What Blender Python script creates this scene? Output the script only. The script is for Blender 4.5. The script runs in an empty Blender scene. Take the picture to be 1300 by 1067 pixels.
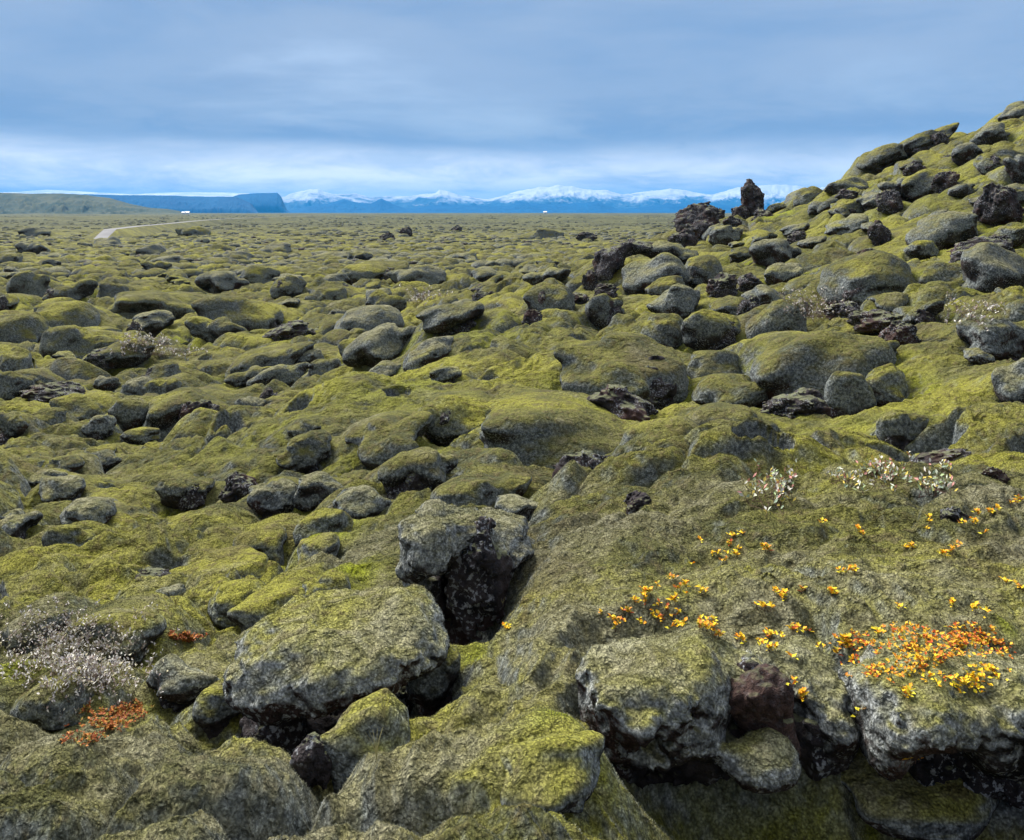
import bpy, math, time
import numpy as np
T0 = time.time()
F = 1126.0; HOR = 270.0; EZ = 3.5           # focal length in photo pixels, horizon row, eye height over the plain
SC = bpy.context.scene; COL = SC.collection
rng = np.random.default_rng(7)

# ------------------------------------------------------------------ numpy noise
_P = np.random.default_rng(1).permutation(512).astype(np.int64)
_G3 = np.random.default_rng(2).normal(size=(512, 3)); _G3 /= np.linalg.norm(_G3, axis=1)[:, None]
_G3 = _G3.astype(np.float32)
def _h(*k):
    r = np.zeros_like(k[0])
    for q in k: r = _P[(r + q) & 511]
    return r
def perlin2(x, y, s=0):
    xi = np.floor(x).astype(np.int64); yi = np.floor(y).astype(np.int64)
    xf = (x - xi).astype(np.float32); yf = (y - yi).astype(np.float32)
    u = xf*xf*xf*(xf*(xf*6-15)+10); v = yf*yf*yf*(yf*(yf*6-15)+10)
    def g(a, b):
        q = _G3[_h(xi+a, yi+b, np.full_like(xi, s))]
        return (q[..., 0]*(xf-a) + q[..., 1]*(yf-b))*1.6
    a = g(0,0); b = g(1,0); c = g(0,1); d = g(1,1)
    return (a+(b-a)*u) + ((c+(d-c)*u)-(a+(b-a)*u))*v
def perlin3(x, y, z, s=0):
    xi = np.floor(x).astype(np.int64); yi = np.floor(y).astype(np.int64); zi = np.floor(z).astype(np.int64)
    xf = (x-xi).astype(np.float32); yf = (y-yi).astype(np.float32); zf = (z-zi).astype(np.float32)
    f = lambda t: t*t*t*(t*(t*6-15)+10)
    u, v, w = f(xf), f(yf), f(zf)
    xi = xi + s*17
    def g(a, b, c):
        q = _G3[_h(xi+a, yi+b, zi+c)]
        return (q[..., 0]*(xf-a)+q[..., 1]*(yf-b)+q[..., 2]*(zf-c))*1.5
    l = lambda a, b, t: a+(b-a)*t
    return l(l(l(g(0,0,0), g(1,0,0), u), l(g(0,1,0), g(1,1,0), u), v),
             l(l(g(0,0,1), g(1,0,1), u), l(g(0,1,1), g(1,1,1), u), v), w)
def fbm2(x, y, o=3, s=0, gain=.5):
    r = 0; a = 1.0; n = 0
    for i in range(o):
        r = r + a*perlin2(x, y, s+i*7); n += a; a *= gain; x = x*2.03+3.1; y = y*2.03-1.7
    return r/n
def fbm3(x, y, z, o=3, s=0, gain=.5):
    r = 0; a = 1.0; n = 0
    for i in range(o):
        r = r + a*perlin3(x, y, z, s+i*5); n += a; a *= gain; x = x*2.03+3.1; y = y*2.03-1.7; z = z*2.03+.7
    return r/n
def worley2(x, y, s=0):
    xi = np.floor(x).astype(np.int64); yi = np.floor(y).astype(np.int64)
    f1 = np.full(x.shape, 9.0, np.float32); f2 = f1.copy(); vx = np.zeros_like(f1); vy = np.zeros_like(f1); cid = np.zeros_like(xi)
    for a in (-1, 0, 1):
        for b in (-1, 0, 1):
            h = _h(xi+a, yi+b, np.full_like(xi, s)); h2 = _h(h, yi+b, xi+a)
            dx = (xi+a+.12+.76*h/511. - x).astype(np.float32); dy = (yi+b+.12+.76*h2/511. - y).astype(np.float32)
            d = np.sqrt(dx*dx+dy*dy); c = d < f1
            f2 = np.where(c, f1, np.minimum(f2, d)); vx = np.where(c, dx, vx); vy = np.where(c, dy, vy); cid = np.where(c, h, cid); f1 = np.where(c, d, f1)
    return f1, f2, vx, vy, cid/511.
def sstep(a, b, x):
    t = np.clip((x-a)/(b-a), 0, 1); return t*t*(3-2*t)

# ------------------------------------------------------------------ base lie of the land (anchors: across, distance, height under the eye)
AN = {
 -500: [(1.2,1771),(2.6,1000),(3.4,900),(4.5,810),(6,745),(8,672),(10.5,594),(12.5,604),(15,556),(18,512),(23,456),(32,398),(50,350),(80,319)],
 0:    [(1.2,1771),(2.6,1010),(3.4,915),(4.5,815),(6,745),(8,672),(10.5,594),(12.5,604),(15,556),(18,512),(23,456),(32,398),(50,350),(80,319)],
 250:  [(1.2,1771),(2.4,1030),(3.1,945),(4,860),(5.2,785),(7,715),(9,650),(11.5,580),(13,543),(15,568),(18.5,512),(24,450),(29,418),(40,370),(80,319)],
 450:  [(1.2,1771),(2.3,1040),(3,960),(3.8,870),(5,775),(6.5,700),(8.5,630),(11,548),(13.5,480),(15.5,505),(19,466),(24,424),(34,376),(80,319)],
 560:  [(1.2,1771),(2.3,1030),(3,915),(3.8,850),(5,755),(6.5,672),(8,620),(11,540),(14,478),(17.5,420),(19,402),(21.5,440),(25,418),(31,386),(42,354),(80,319)],
 700:  [(1.2,1771),(2.3,1000),(3,860),(3.8,760),(4.6,690),(5.4,655),(6.2,665),(8,622),(11,530),(14,460),(18,412),(24,368),(30,344),(36,348),(50,334),(80,319)],
 900:  [(1.2,2010),(2.3,1190),(2.65,1085),(2.85,1010),(3.1,850),(3.8,740),(4.8,665),(5.6,620),(6.5,632),(8,604),(10,560),(13,490),(16,430),(20,380),(26,330),(32,300),(36,292),(42,303),(60,316),(80,319)],
 1000: [(1.2,2010),(2.3,1190),(2.65,1085),(2.85,1010),(3.1,850),(3.8,725),(4.8,650),(6,600),(7,614),(9,570),(12,500),(15,440),(19,380),(24,330),(30,290),(35,262),(40,268),(55,300),(80,319)],
 1150: [(1.2,2010),(2.3,1190),(2.65,1085),(2.85,1010),(3.1,850),(3.8,720),(4.8,640),(6,590),(7,603),(8.5,565),(11,500),(14,430),(18,370),(22,310),(27,255),(32,215),(36,199),(41,208),(55,260),(80,312)],
 1300: [(1.2,2010),(2.3,1190),(2.65,1085),(2.85,1010),(3.1,850),(3.8,720),(4.8,640),(6,590),(7,588),(9,540),(12,460),(15,390),(19,320),(23,260),(28,200),(32,168),(35,152),(39,146),(45,162),(60,230),(80,300)],
 1750: [(1.2,2010),(2.3,1190),(2.65,1085),(2.85,1010),(3.1,850),(3.8,720),(6,580),(9,500),(12,420),(15,340),(19,240),(24,150),(30,95),(38,70),(50,110),(80,280)],
}
_a = [((px-650)/F*1.5, math.log(Y), -(row-HOR)*Y/F) for px, l in AN.items() for Y, row in l]
_A = np.array(_a)
def _K(r2): return 0.5*r2*np.log(r2+1e-9)
_n = len(_A); _M = np.zeros((_n+3, _n+3))
_d2 = (_A[:, None, 0]-_A[None, :, 0])**2+(_A[:, None, 1]-_A[None, :, 1])**2
_M[:_n, :_n] = _K(_d2)+np.eye(_n)*2e-4; _M[:_n, _n] = 1; _M[:_n, _n+1:] = _A[:, :2]; _M[_n, :_n] = 1; _M[_n+1:, :_n] = _A[:, :2].T
_W = np.linalg.solve(_M, np.concatenate([_A[:, 2], [0, 0, 0]]))
CU = np.linspace(-2.4, 2.4, 361); CL = np.linspace(math.log(1.2), math.log(95), 420)
_gu, _gl = np.meshgrid(CU*1.5, CL, indexing='ij')
CZ = _W[_n]+_W[_n+1]*_gu+_W[_n+2]*_gl
for i in range(_n): CZ += _W[i]*_K((_gu-_A[i, 0])**2+(_gl-_A[i, 1])**2)
_edge = np.clip(CU, -1.0, 1.0)                                           # beyond the sides the land just goes on
_ei = np.clip(((_edge-CU[0])/(CU[1]-CU[0])).round().astype(int), 0, 360); CZ = CZ[_ei]
def base_z(X, Y):
    """height of the smooth land, relative to the eye"""
    Yc = np.maximum(Y, 1.2); u = X/Yc
    fu = np.clip((u-CU[0])/(CU[1]-CU[0]), 0, 359.99); fl = np.clip((np.log(Yc)-CL[0])/(CL[1]-CL[0]), 0, 418.99)
    i = fu.astype(int); j = fl.astype(int); a = fu-i; b = fl-j
    z = (CZ[i, j]*(1-a)+CZ[i+1, j]*a)*(1-b)+(CZ[i, j+1]*(1-a)+CZ[i+1, j+1]*a)*b
    t = sstep(60, 92, Yc)
    return z*(1-t) + (-EZ)*t
def hit(px, py):
    """distance at which the sight line through a photo point first meets the smooth land"""
    u = (px-650)/F
    Y = np.exp(np.linspace(math.log(1.6), math.log(900), 3000))
    z = base_z(u*Y, Y); ray = -(py-HOR)/F*Y
    k = np.nonzero(z >= ray)[0]
    return float(Y[k[0]]) if len(k) else None

# ------------------------------------------------------------------ helpers
def new_mesh(name, V, Q, smooth=True):
    me = bpy.data.meshes.new(name)
    V = np.asarray(V, np.float32); Q = np.asarray(Q, np.int32); k = Q.shape[1]
    me.vertices.add(len(V)); me.vertices.foreach_set('co', V.ravel())
    me.loops.add(Q.size); me.loops.foreach_set('vertex_index', Q.ravel())
    me.polygons.add(len(Q)); me.polygons.foreach_set('loop_start', np.arange(0, Q.size, k, dtype=np.int32))
    me.update(calc_edges=True)
    if smooth: me.polygons.foreach_set('use_smooth', np.ones(len(Q), bool))
    return me
def link(name, me, m=None, parent=None):
    if m is not None and len(me.materials) == 0: me.materials.append(m)
    o = bpy.data.objects.new(name, me); COL.objects.link(o)
    if parent: o.parent = parent
    return o
def tag(o, label=None, cat=None, group=None, kind=None):
    if label: o['label'] = label
    if cat: o['category'] = cat
    if group: o['group'] = group
    if kind: o['kind'] = kind
    return o
def empty(name, loc, rz=0):
    o = bpy.data.objects.new(name, None); COL.objects.link(o); o.location = loc; o.rotation_euler = (0, 0, rz); o.empty_display_size = .1
    return o
def surfnet(D, org, h):
    """surface of a distance grid (inside negative) as quads"""
    nx, ny, nz = D.shape; s = D < 0
    C = [(a, b, c) for a in (0, 1) for b in (0, 1) for c in (0, 1)]
    sl = lambda A, c: A[c[0]:c[0]+nx-1, c[1]:c[1]+ny-1, c[2]:c[2]+nz-1]
    cnt = sum(sl(s, c).astype(np.int8) for c in C); act = (cnt > 0) & (cnt < 8)
    idx = -np.ones(act.shape, np.int64); ii = np.argwhere(act); idx[act] = np.arange(len(ii))
    P = np.zeros((len(ii), 3)); N = np.zeros(len(ii))
    val = {c: sl(D, c)[act] for c in C}
    for c in C:
        for ax in range(3):
            if c[ax] == 0:
                e = list(c); e[ax] = 1; e = tuple(e)
                a, b = val[c], val[e]; m = (a < 0) != (b < 0); t = np.where(m, a/(a-b+1e-12), 0)
                q = np.array(c, float)[None, :].repeat(len(ii), 0); q[:, ax] = t
                P[m] += q[m]; N[m] += 1
    V = np.array(org)+(ii+P/N[:, None])*h
    Q = []
    for ax in range(3):
        a1, a2 = [(1, 2), (2, 0), (0, 1)][ax]
        lo = [slice(None)]*3; hi = [slice(None)]*3; lo[ax] = slice(0, -1); hi[ax] = slice(1, None)
        A = s[tuple(lo)]; B = s[tuple(hi)]; x = np.argwhere(A != B)
        x = x[(x[:, a1] > 0) & (x[:, a2] > 0) & (x[:, a1] < D.shape[a1]-1) & (x[:, a2] < D.shape[a2]-1)]
        fl = A[x[:, 0], x[:, 1], x[:, 2]]
        def at(d1, d2):
            y = x.copy(); y[:, a1] -= d1; y[:, a2] -= d2; return idx[y[:, 0], y[:, 1], y[:, 2]]
        q = np.stack([at(1, 1), at(0, 1), at(0, 0), at(1, 0)], 1)
        q[~fl] = q[~fl][:, ::-1]; Q.append(q)
    return V, np.concatenate(Q)
def grid3(lo, hi, h):
    ax = [np.arange(lo[i], hi[i]+h, h, dtype=np.float32) for i in range(3)]
    return np.meshgrid(*ax, indexing='ij')
def ell(X, Y, Z, c, r, rot=0):
    x, y, z = X-c[0], Y-c[1], Z-c[2]
    if rot: co, si = math.cos(rot), math.sin(rot); x, y = x*co+y*si, -x*si+y*co
    k = np.sqrt((x/r[0])**2+(y/r[1])**2+(z/r[2])**2); return (k-1)*min(r)
def smin(a, b, k):
    h = np.clip(.5+.5*(b-a)/k, 0, 1); return b+(a-b)*h-k*h*(1-h)
def smax(a, b, k): return -smin(-a, -b, k)

# ------------------------------------------------------------------ materials
class NT:
    def __init__(s, t): s.t = t; s.l = t.links
    def n(s, typ, **k):
        o = s.t.nodes.new(typ)
        for a, b in k.items(): setattr(o, a, b)
        return o
    def put(s, sock, v):
        if isinstance(v, bpy.types.NodeSocket): s.l.new(v, sock)
        elif v is not None: sock.default_value = v
    def math(s, op, a, b=None, c=None, clamp=False):
        o = s.n('ShaderNodeMath', operation=op, use_clamp=clamp); s.put(o.inputs[0], a)
        if b is not None: s.put(o.inputs[1], b)
        if c is not None: s.put(o.inputs[2], c)
        return o.outputs[0]
    def noise(s, vec, sc, det=2, rough=.5, dist=0):
        o = s.n('ShaderNodeTexNoise'); s.put(o.inputs['Vector'], vec); o.inputs['Scale'].default_value = sc
        o.inputs['Detail'].default_value = det; o.inputs['Roughness'].default_value = rough; o.inputs['Distortion'].default_value = dist
        return o.outputs['Fac']
    def map(s, v, a, b, c=0., d=1., smooth=True):
        o = s.n('ShaderNodeMapRange', interpolation_type='SMOOTHSTEP' if smooth else 'LINEAR'); s.put(o.inputs[0], v)
        for i, q in enumerate((a, b, c, d)): s.put(o.inputs[i+1], q)
        return o.outputs[0]
    def mix(s, f, a, b, blend='MIX'):
        o = s.n('ShaderNodeMix', data_type='RGBA', blend_type=blend); s.put(o.inputs[0], f)
        s.put(o.inputs[6], a if isinstance(a, bpy.types.NodeSocket) else (*a, 1)); s.put(o.inputs[7], b if isinstance(b, bpy.types.NodeSocket) else (*b, 1))
        return o.outputs[2]
def mat(name):
    m = bpy.data.materials.new(name); m.use_nodes = True; nt = m.node_tree; nt.nodes.clear(); N = NT(nt)
    out = N.n('ShaderNodeOutputMaterial'); p = N.n('ShaderNodeBsdfPrincipled'); N.l.new(p.outputs[0], out.inputs[0])
    p.inputs['Roughness'].default_value = .95; p.inputs['Specular IOR Level'].default_value = .15
    return m, N, p
def rock_col(N, P):
    a = N.noise(P, 5, 4, .65); b = N.noise(P, 42, 3, .6); c = N.noise(P, 1.7, 2)
    col = N.mix(N.map(a, .35, .65), (.016, .015, .018), (.062, .052, .054))
    col = N.mix(N.map(c, .52, .66), col, (.060, .036, .033))
    lich = N.math('MULTIPLY', N.map(b, .54, .62), N.map(N.noise(P, 3.3, 2), .40, .55))
    return N.mix(lich, col, (.30, .31, .33))
def moss_mat(name, bias=0., fibre=False, pale=False):
    m, N, p = mat(name)
    g = N.n('ShaderNodeNewGeometry'); P = g.outputs['Position']
    sx = N.n('ShaderNodeSeparateXYZ'); N.l.new(g.outputs['Normal'], sx.inputs[0]); nz = sx.outputs[2]
    if fibre: nz = N.n('ShaderNodeAttribute', attribute_name='host_nz').outputs['Fac']; tipf = N.n('ShaderNodeAttribute', attribute_name='tip').outputs['Fac']
    sp = N.n('ShaderNodeSeparateXYZ'); N.l.new(P, sp.inputs[0])
    n1 = N.noise(P, .45, 3, .55); n2 = N.noise(P, 2.6, 3, .6); n3 = N.noise(P, 13, 3, .6); fine = N.noise(P, 130, 3, .7); mid = N.noise(P, 30, 2, .6)
    vo = N.n('ShaderNodeTexVoronoi', feature='F1'); N.l.new(P, vo.inputs['Vector']); vo.inputs['Scale'].default_value = 95; cell = vo.outputs['Distance']
    # greens
    olive = N.mix(N.map(n2, .35, .65), (.085, .088, .032), (.175, .17, .044))
    olive = N.mix(N.math('MULTIPLY', N.map(n1, .48, .62), .8), olive, (.285, .275, .044))
    olive = N.mix(N.math('MULTIPLY', N.map(n3, .48, .68), .7), olive, (.125, .100, .048))
    olive = N.mix(N.math('MULTIPLY', N.map(N.noise(P, .8, 4, .65), .54, .66), .6), olive, (.115, .095, .048))
    at = N.n('ShaderNodeAttribute', attribute_name='bright_moss'); dm = N.math('MULTIPLY', at.outputs['Fac'], N.map(N.math('ADD', n2, N.math('MULTIPLY', n3, .4)), .58, .78))
    olive = N.mix(dm, olive, (.24, .27, .016))
    # weathered grey tips on exposed crests and on the near knoll
    near = N.map(sp.outputs[1], 4., 8., .14, 0.)
    g2 = N.noise(P, 1.3, 4, .65)
    gf = N.math('MULTIPLY', N.map(N.math('ADD', g2, N.math('ADD', near, bias)), .54, .78, 0., .85), N.math('SUBTRACT', 1., dm))
    col = N.mix(gf, olive, N.mix(N.map(n3, .4, .6), (.15, .137, .088) if not bias else (.185, .178, .10) if pale else (.165, .160, .095), (.25, .24, .165) if not bias else (.33, .32, .215) if pale else (.285, .275, .185)))
    col = N.mix(N.map(sp.outputs[1], 40., 260., 0., .85), col, N.mix(N.map(N.noise(P, .03, 5, .75), .4, .6), (.042, .048, .032), (.095, .10, .05)))   # colour goes darker with distance over the far plain
    # grey moss on the sides
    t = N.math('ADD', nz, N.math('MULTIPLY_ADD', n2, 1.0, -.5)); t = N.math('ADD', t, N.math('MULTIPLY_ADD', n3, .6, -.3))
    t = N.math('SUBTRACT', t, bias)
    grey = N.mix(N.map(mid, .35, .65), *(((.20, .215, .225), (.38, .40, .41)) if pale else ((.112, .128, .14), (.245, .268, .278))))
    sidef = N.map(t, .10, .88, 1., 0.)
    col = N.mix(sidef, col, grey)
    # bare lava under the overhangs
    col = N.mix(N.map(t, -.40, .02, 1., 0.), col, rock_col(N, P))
    # fibres: light tips over dark gaps, the pile itself
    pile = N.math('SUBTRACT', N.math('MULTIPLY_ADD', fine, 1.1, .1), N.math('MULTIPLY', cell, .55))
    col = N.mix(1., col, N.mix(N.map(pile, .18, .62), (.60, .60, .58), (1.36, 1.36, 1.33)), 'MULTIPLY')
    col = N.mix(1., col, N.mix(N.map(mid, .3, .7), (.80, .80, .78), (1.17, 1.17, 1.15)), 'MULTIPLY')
    if fibre:
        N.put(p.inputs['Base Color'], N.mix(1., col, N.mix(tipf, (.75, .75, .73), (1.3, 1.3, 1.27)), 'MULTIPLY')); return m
    N.put(p.inputs['Base Color'], col)
    b1 = N.n('ShaderNodeBump'); b1.inputs['Strength'].default_value = .9; b1.inputs['Distance'].default_value = .016; N.put(b1.inputs['Height'], pile)
    b3 = N.n('ShaderNodeBump'); b3.inputs['Strength'].default_value = .7; b3.inputs['Distance'].default_value = .16; N.put(b3.inputs['Height'], N.noise(P, 4.5, 3, .55, 1.2)); N.l.new(b1.outputs[0], b3.inputs['Normal']); b1 = b3
    b2 = N.n('ShaderNodeBump'); b2.inputs['Strength'].default_value = .9; b2.inputs['Distance'].default_value = .07; N.put(b2.inputs['Height'], n3); N.l.new(b1.outputs[0], b2.inputs['Normal'])
    N.l.new(b2.outputs[0], p.inputs['Normal'])
    return m
def rock_mat(name='lava_rock', rust=0.):
    m, N, p = mat(name); g = N.n('ShaderNodeNewGeometry'); P = g.outputs['Position']
    sx = N.n('ShaderNodeSeparateXYZ'); N.l.new(g.outputs['Normal'], sx.inputs[0])
    col = rock_col(N, P)
    if rust: col = N.mix(rust, col, N.mix(N.map(N.noise(P, 30, 4, .7), .35, .65), (.030, .020, .018), (.085, .052, .044)))
    t = N.math('ADD', sx.outputs[2], N.math('MULTIPLY_ADD', N.noise(P, 6, 3), 1.6, -.8))
    col = N.mix(N.map(t, .75, 1.05, 0., .8), col, (.17, .18, .10))
    N.put(p.inputs['Base Color'], col)
    b = N.n('ShaderNodeBump'); b.inputs['Strength'].default_value = 1; b.inputs['Distance'].default_value = .05; N.put(b.inputs['Height'], N.noise(P, 16, 5, .75)); N.l.new(b.outputs[0], p.inputs['Normal'])
    return m
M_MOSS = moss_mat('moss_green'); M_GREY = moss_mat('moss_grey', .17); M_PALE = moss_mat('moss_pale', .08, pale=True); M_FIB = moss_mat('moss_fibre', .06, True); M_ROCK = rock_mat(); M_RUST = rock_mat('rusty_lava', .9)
def flat_mat(name, col, rough=.9, var=.25, sc=3.):
    m, N, p = mat(name); g = N.n('ShaderNodeNewGeometry'); a = N.noise(g.outputs['Position'], sc, 3, .6)
    N.put(p.inputs['Base Color'], N.mix(N.map(a, .3, .7), tuple(c*(1-var) for c in col), tuple(min(1, c*(1+var)) for c in col))); p.inputs['Roughness'].default_value = rough
    return m
def leaf_mat(name, cols):
    m, N, p = mat(name); g = N.n('ShaderNodeNewGeometry'); r = N.n('ShaderNodeValToRGB'); r.color_ramp.interpolation = 'CONSTANT'
    e = r.color_ramp.elements
    while len(e) < len(cols): e.new(.5)
    for i, c in enumerate(cols): e[i].position = i/len(cols); e[i].color = (*c, 1)
    N.l.new(g.outputs['Random Per Island'], r.inputs[0]); N.l.new(r.outputs[0], p.inputs['Base Color']); p.inputs['Roughness'].default_value = .6
    return m

# ------------------------------------------------------------------ boulder prototypes (unit width; x,y in -.5...5, z centred)
def blur(D, n):
    for _ in range(n):
        for ax in range(3): D = .5*D+.25*(np.roll(D, 1, ax)+np.roll(D, -1, ax))
    return D
def cap_mesh(seed, flat=.42, lobes=4, h=.026, under=.5, fold=.05):
    r = np.random.default_rng(seed); X, Y, Z = grid3((-.7, -.7, -.62), (.7, .7, .62), h)
    wx = X+.30*fbm3(X*1.7, Y*1.7, Z*1.7, 2, seed, .4); wy = Y+.30*fbm3(X*1.7+9, Y*1.7, Z*1.7, 3, seed, .45); wz = Z+.24*fbm3(X*2.0, Y*2.0+7, Z*2, 3, seed, .5)
    def sup(c, q, rot, e=2.15):
        x, y, z = wx-c[0], wy-c[1], wz-c[2]; co, si = math.cos(rot), math.sin(rot); x, y = x*co+y*si, -x*si+y*co
        return (((np.abs(x)/q[0])**e+(np.abs(y)/q[1])**e+(np.abs(z)/q[2])**e)**(1/e)-1)*min(q)
    D = sup((0, 0, -.04), (.36, .33, flat*.8), r.uniform(0, 3))
    for i in range(lobes):
        a = 2*math.pi*(i+r.uniform(-.35, .35))/lobes; q = r.uniform(.15, .27)
        D = smin(D, sup((math.cos(a)*r.uniform(.18, .30), math.sin(a)*r.uniform(.16, .28), r.uniform(-.16, .16)*flat*2), (q, q*r.uniform(.8, 1.1), q*r.uniform(.8, 1.2)*flat*2.1), r.uniform(0, 3)), fold)
    rad = np.sqrt(wx**2+wy**2); cut = rad-(.47-under*np.clip(-Z-.10+.10*fbm3(X*3, Y*3, Z*0, 2, seed+3), 0, 1)*1.3)
    D = blur(smax(D, cut, .09), 4)
    D += .055*fbm3(X*3, Y*3, Z*3, 3, seed+5)-.03*np.abs(fbm3(X*2.5, Y*2.5, Z*1.5, 2, seed+15))+.012*fbm3(X*15, Y*15, Z*15, 2, seed+8)
    V, Q = surfnet(D, (-.7, -.7, -.62), h)
    for i in range(3): V[:, i] = (V[:, i]-V[:, i].min())/(V[:, i].max()-V[:, i].min())-.5
    return V, Q
def craggy(seed, h=.024, taper=.2, sharp=1.):
    r = np.random.default_rng(seed); X, Y, Z = grid3((-.66, -.66, -.66), (.66, .66, .66), h)
    n = fbm3(X*3, Y*3, Z*3, 3, seed, .6)
    D = ell(X, Y, Z, (0, 0, 0), (.42, .38, .46))
    for i in range(9):                                     # broken planes
        a = r.uniform(0, 6.28); e = r.uniform(-.5, 1.); k = (math.cos(a)*math.cos(e), math.sin(a)*math.cos(e), math.sin(e))
        D = smax(D, X*k[0]+Y*k[1]+Z*k[2]-r.uniform(.26, .38), .02)
    D = D+np.clip(Z, -.5, 1)*taper*.5
    D += .20*sharp*n-.10*np.abs(fbm3(X*6, Y*6, Z*6, 3, seed+4, .65))*sharp+.03*perlin3(X*17, Y*17, Z*17, seed)+.015*perlin3(X*34, Y*34, Z*34, seed+3)
    V, Q = surfnet(D, (-.66, -.66, -.66), h); 
    for i in range(3): V[:, i] = (V[:, i]-V[:, i].min())/(V[:, i].max()-V[:, i].min())-.5
    return V, Q
PCAP = [cap_mesh(11+i, .40+.06*(i % 3), 3+i % 5, .027, .15+.3*(i % 3), .03+.03*(i % 2)) for i in range(12)]
PROCK = [craggy(41+i, .024, .15+.2*(i % 3)) for i in range(6)]
PROTO = {}
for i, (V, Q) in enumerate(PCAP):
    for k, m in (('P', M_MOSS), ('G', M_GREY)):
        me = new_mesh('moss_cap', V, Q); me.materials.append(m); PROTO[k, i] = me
for i, (V, Q) in enumerate(PROCK):
    me = new_mesh('lava_rock', V, Q); me.materials.append(M_ROCK); PROTO['R', i] = me
FIBN = 560000
from mathutils import Vector, Matrix
# ------------------------------------------------------------------ boulders: photo position, size, kind and what they look like
# kind: P green pillow, G greyer pillow, C pillow with bare rock showing, R bare craggy lava
BL = '''
45 296 36 14 G|
45 318 44 20 G|
67 336 28 14 G|
105 312 22 10 G|
137 308 34 16 G|
90 327 22 10 G|
192 320 34 18 G|
245 296 42 16 C|
255 307 22 10 G|
215 332 46 14 G|
280 316 30 12 P|
305 326 44 14 G|
350 317 38 16 G|
87 374 62 34 C|
37 364 52 38 P|
140 372 44 28 P|
120 346 50 16 P|
75 406 92 42 P|
25 420 62 38 P|
100 436 90 38 P|
200 386 112 28 P|
280 358 60 26 G|
325 350 60 24 P|
365 365 42 28 C|
305 400 108 48 C|
280 418 80 30 P|
415 370 52 20 P|
425 402 30 20 G|
490 385 52 30 C|
465 408 90 34 G|
475 346 80 26 C|
530 351 72 26 G|
622 351 50 22 G|
590 391 52 20 G|
617 377 36 16 R|
425 326 60 14 G|
470 323 50 12 G|
515 296 17 15 R|
492 302 22 10 R|
580 291 15 9 R|
437 312 20 6 R|
370 418 80 20 R|
172 423 17 26 R|
350 456 110 28 P|
390 453 40 18 G|
485 438 90 42 G|
490 470 50 20 G|
545 446 72 26 G|
566 475 40 20 G|
320 476 60 20 P|
15 462 44 38 P|
15 486 60 30 P|
135 486 32 18 G|
173 494 45 26 G|
173 523 60 38 P|
208 495 46 30 P|
242 520 108 48 C|
126 542 38 28 G|
173 551 56 14 P|
104 514 70 24 P|
57 531 46 20 P|
15 541 42 28 P|
353 477 80 24 G|
408 468 56 24 G|
377 455 44 14 G|
341 505 26 24 R|
318 516 36 22 G|
363 508 50 18 P|
70 498 80 22 R|
388 570 68 36 P|
130 583 52 20 G|
59 604 42 14 G|
125 641 38 16 G|
20 668 52 34 G|
93 688 84 42 P|
194 700 42 30 G|
290 598 64 24 P|
305 622 52 40 R|
235 624 62 34 C|
346 632 64 38 G|
408 620 62 34 G|
339 690 82 36 P|
405 674 86 44 P|
260 675 90 46 P|
443 640 40 34 G|
197 737 52 26 R|
277 724 130 32 P|
208 758 60 26 G|
145 724 72 34 P|
300 763 76 38 P|
348 768 110 34 P|
415 752 60 40 P|
400 795 60 26 P|
534 602 102 56 C|
462 640 72 38 G|
578 524 100 42 C|
708 546 192 58 P|
500 556 112 44 P|
790 466 168 60 C|
785 512 110 40 R|
616 588 100 34 P|
842 566 130 56 P|
745 612 86 66 R|
612 622 128 40 P|
660 643 66 24 G|
806 638 54 20 R|
890 552 60 40 P|
697 382 64 44 C|
676 408 27 26 R|
695 351 60 20 G|
745 302 28 14 R|
687 299 60 14 P|
832 347 84 46 G|
890 344 52 34 C|
887 287 62 50 R|
922 298 48 22 G|
905 296 30 18 G|
955 250 30 40 R|
944 268 30 14 R|
968 272 30 14 R|
845 363 50 20 P|
770 371 32 22 R|
767 394 50 40 C|
855 384 70 40 G|
915 364 44 30 R|
845 418 60 36 P|
902 420 72 48 C|
952 400 34 44 R|
985 410 78 56 P|
985 322 62 36 G|
1010 304 30 18 R|
912 464 82 36 P|
1040 462 170 76 P|
1010 512 90 30 R|
1105 446 70 30 P|
1140 426 52 32 R|
930 492 100 32 P|
1098 352 118 50 C|
1100 325 26 16 R|
1115 298 26 32 R|
1190 290 88 34 G|
1265 262 60 52 R|
1265 342 100 66 G|
1200 350 60 36 P|
1175 230 62 28 C|
1140 240 50 26 G|
1110 254 40 22 G|
1078 264 50 24 C|
1045 263 40 20 G|
1028 248 42 18 P|
1075 236 54 20 G|
1180 176 80 20 C|
1117 196 60 18 P|
1230 196 40 28 G|
1256 171 50 24 G|
1270 203 60 26 C|
1290 143 42 20 G|
1290 216 34 34 G|
1220 241 32 16 G|
1265 424 92 56 G|
1294 486 60 56 G|
1078 498 60 50 P|
1122 490 56 42 P|
1145 546 64 46 C|
1290 400 60 34 P|
930 546 112 56 P|
1046 569 70 34 P|
975 586 62 22 C|
1103 584 56 20 G|
1198 582 100 20 R|
1258 603 44 18 R|
1212 655 48 22 R|
232 862 92 50 G|
278 892 60 34 P|
465 942 112 84 P|
552 852 72 62 P|
60 888 96 50 P|
140 806 128 54 C|
40 795 90 40 P|
700 968 150 50 P|
1170 985 220 44 P|
866 306 40 26 R|
908 276 26 22 R|
930 284 26 18 R|
748 356 22 22 R|
735 380 30 16 R|
1130 258 34 30 R|
1160 218 30 22 R|
1200 232 36 26 R|
1075 250 30 20 R|
1195 178 26 20 R|
395 966 60 60 R|
'''
PLACED = []
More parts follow.
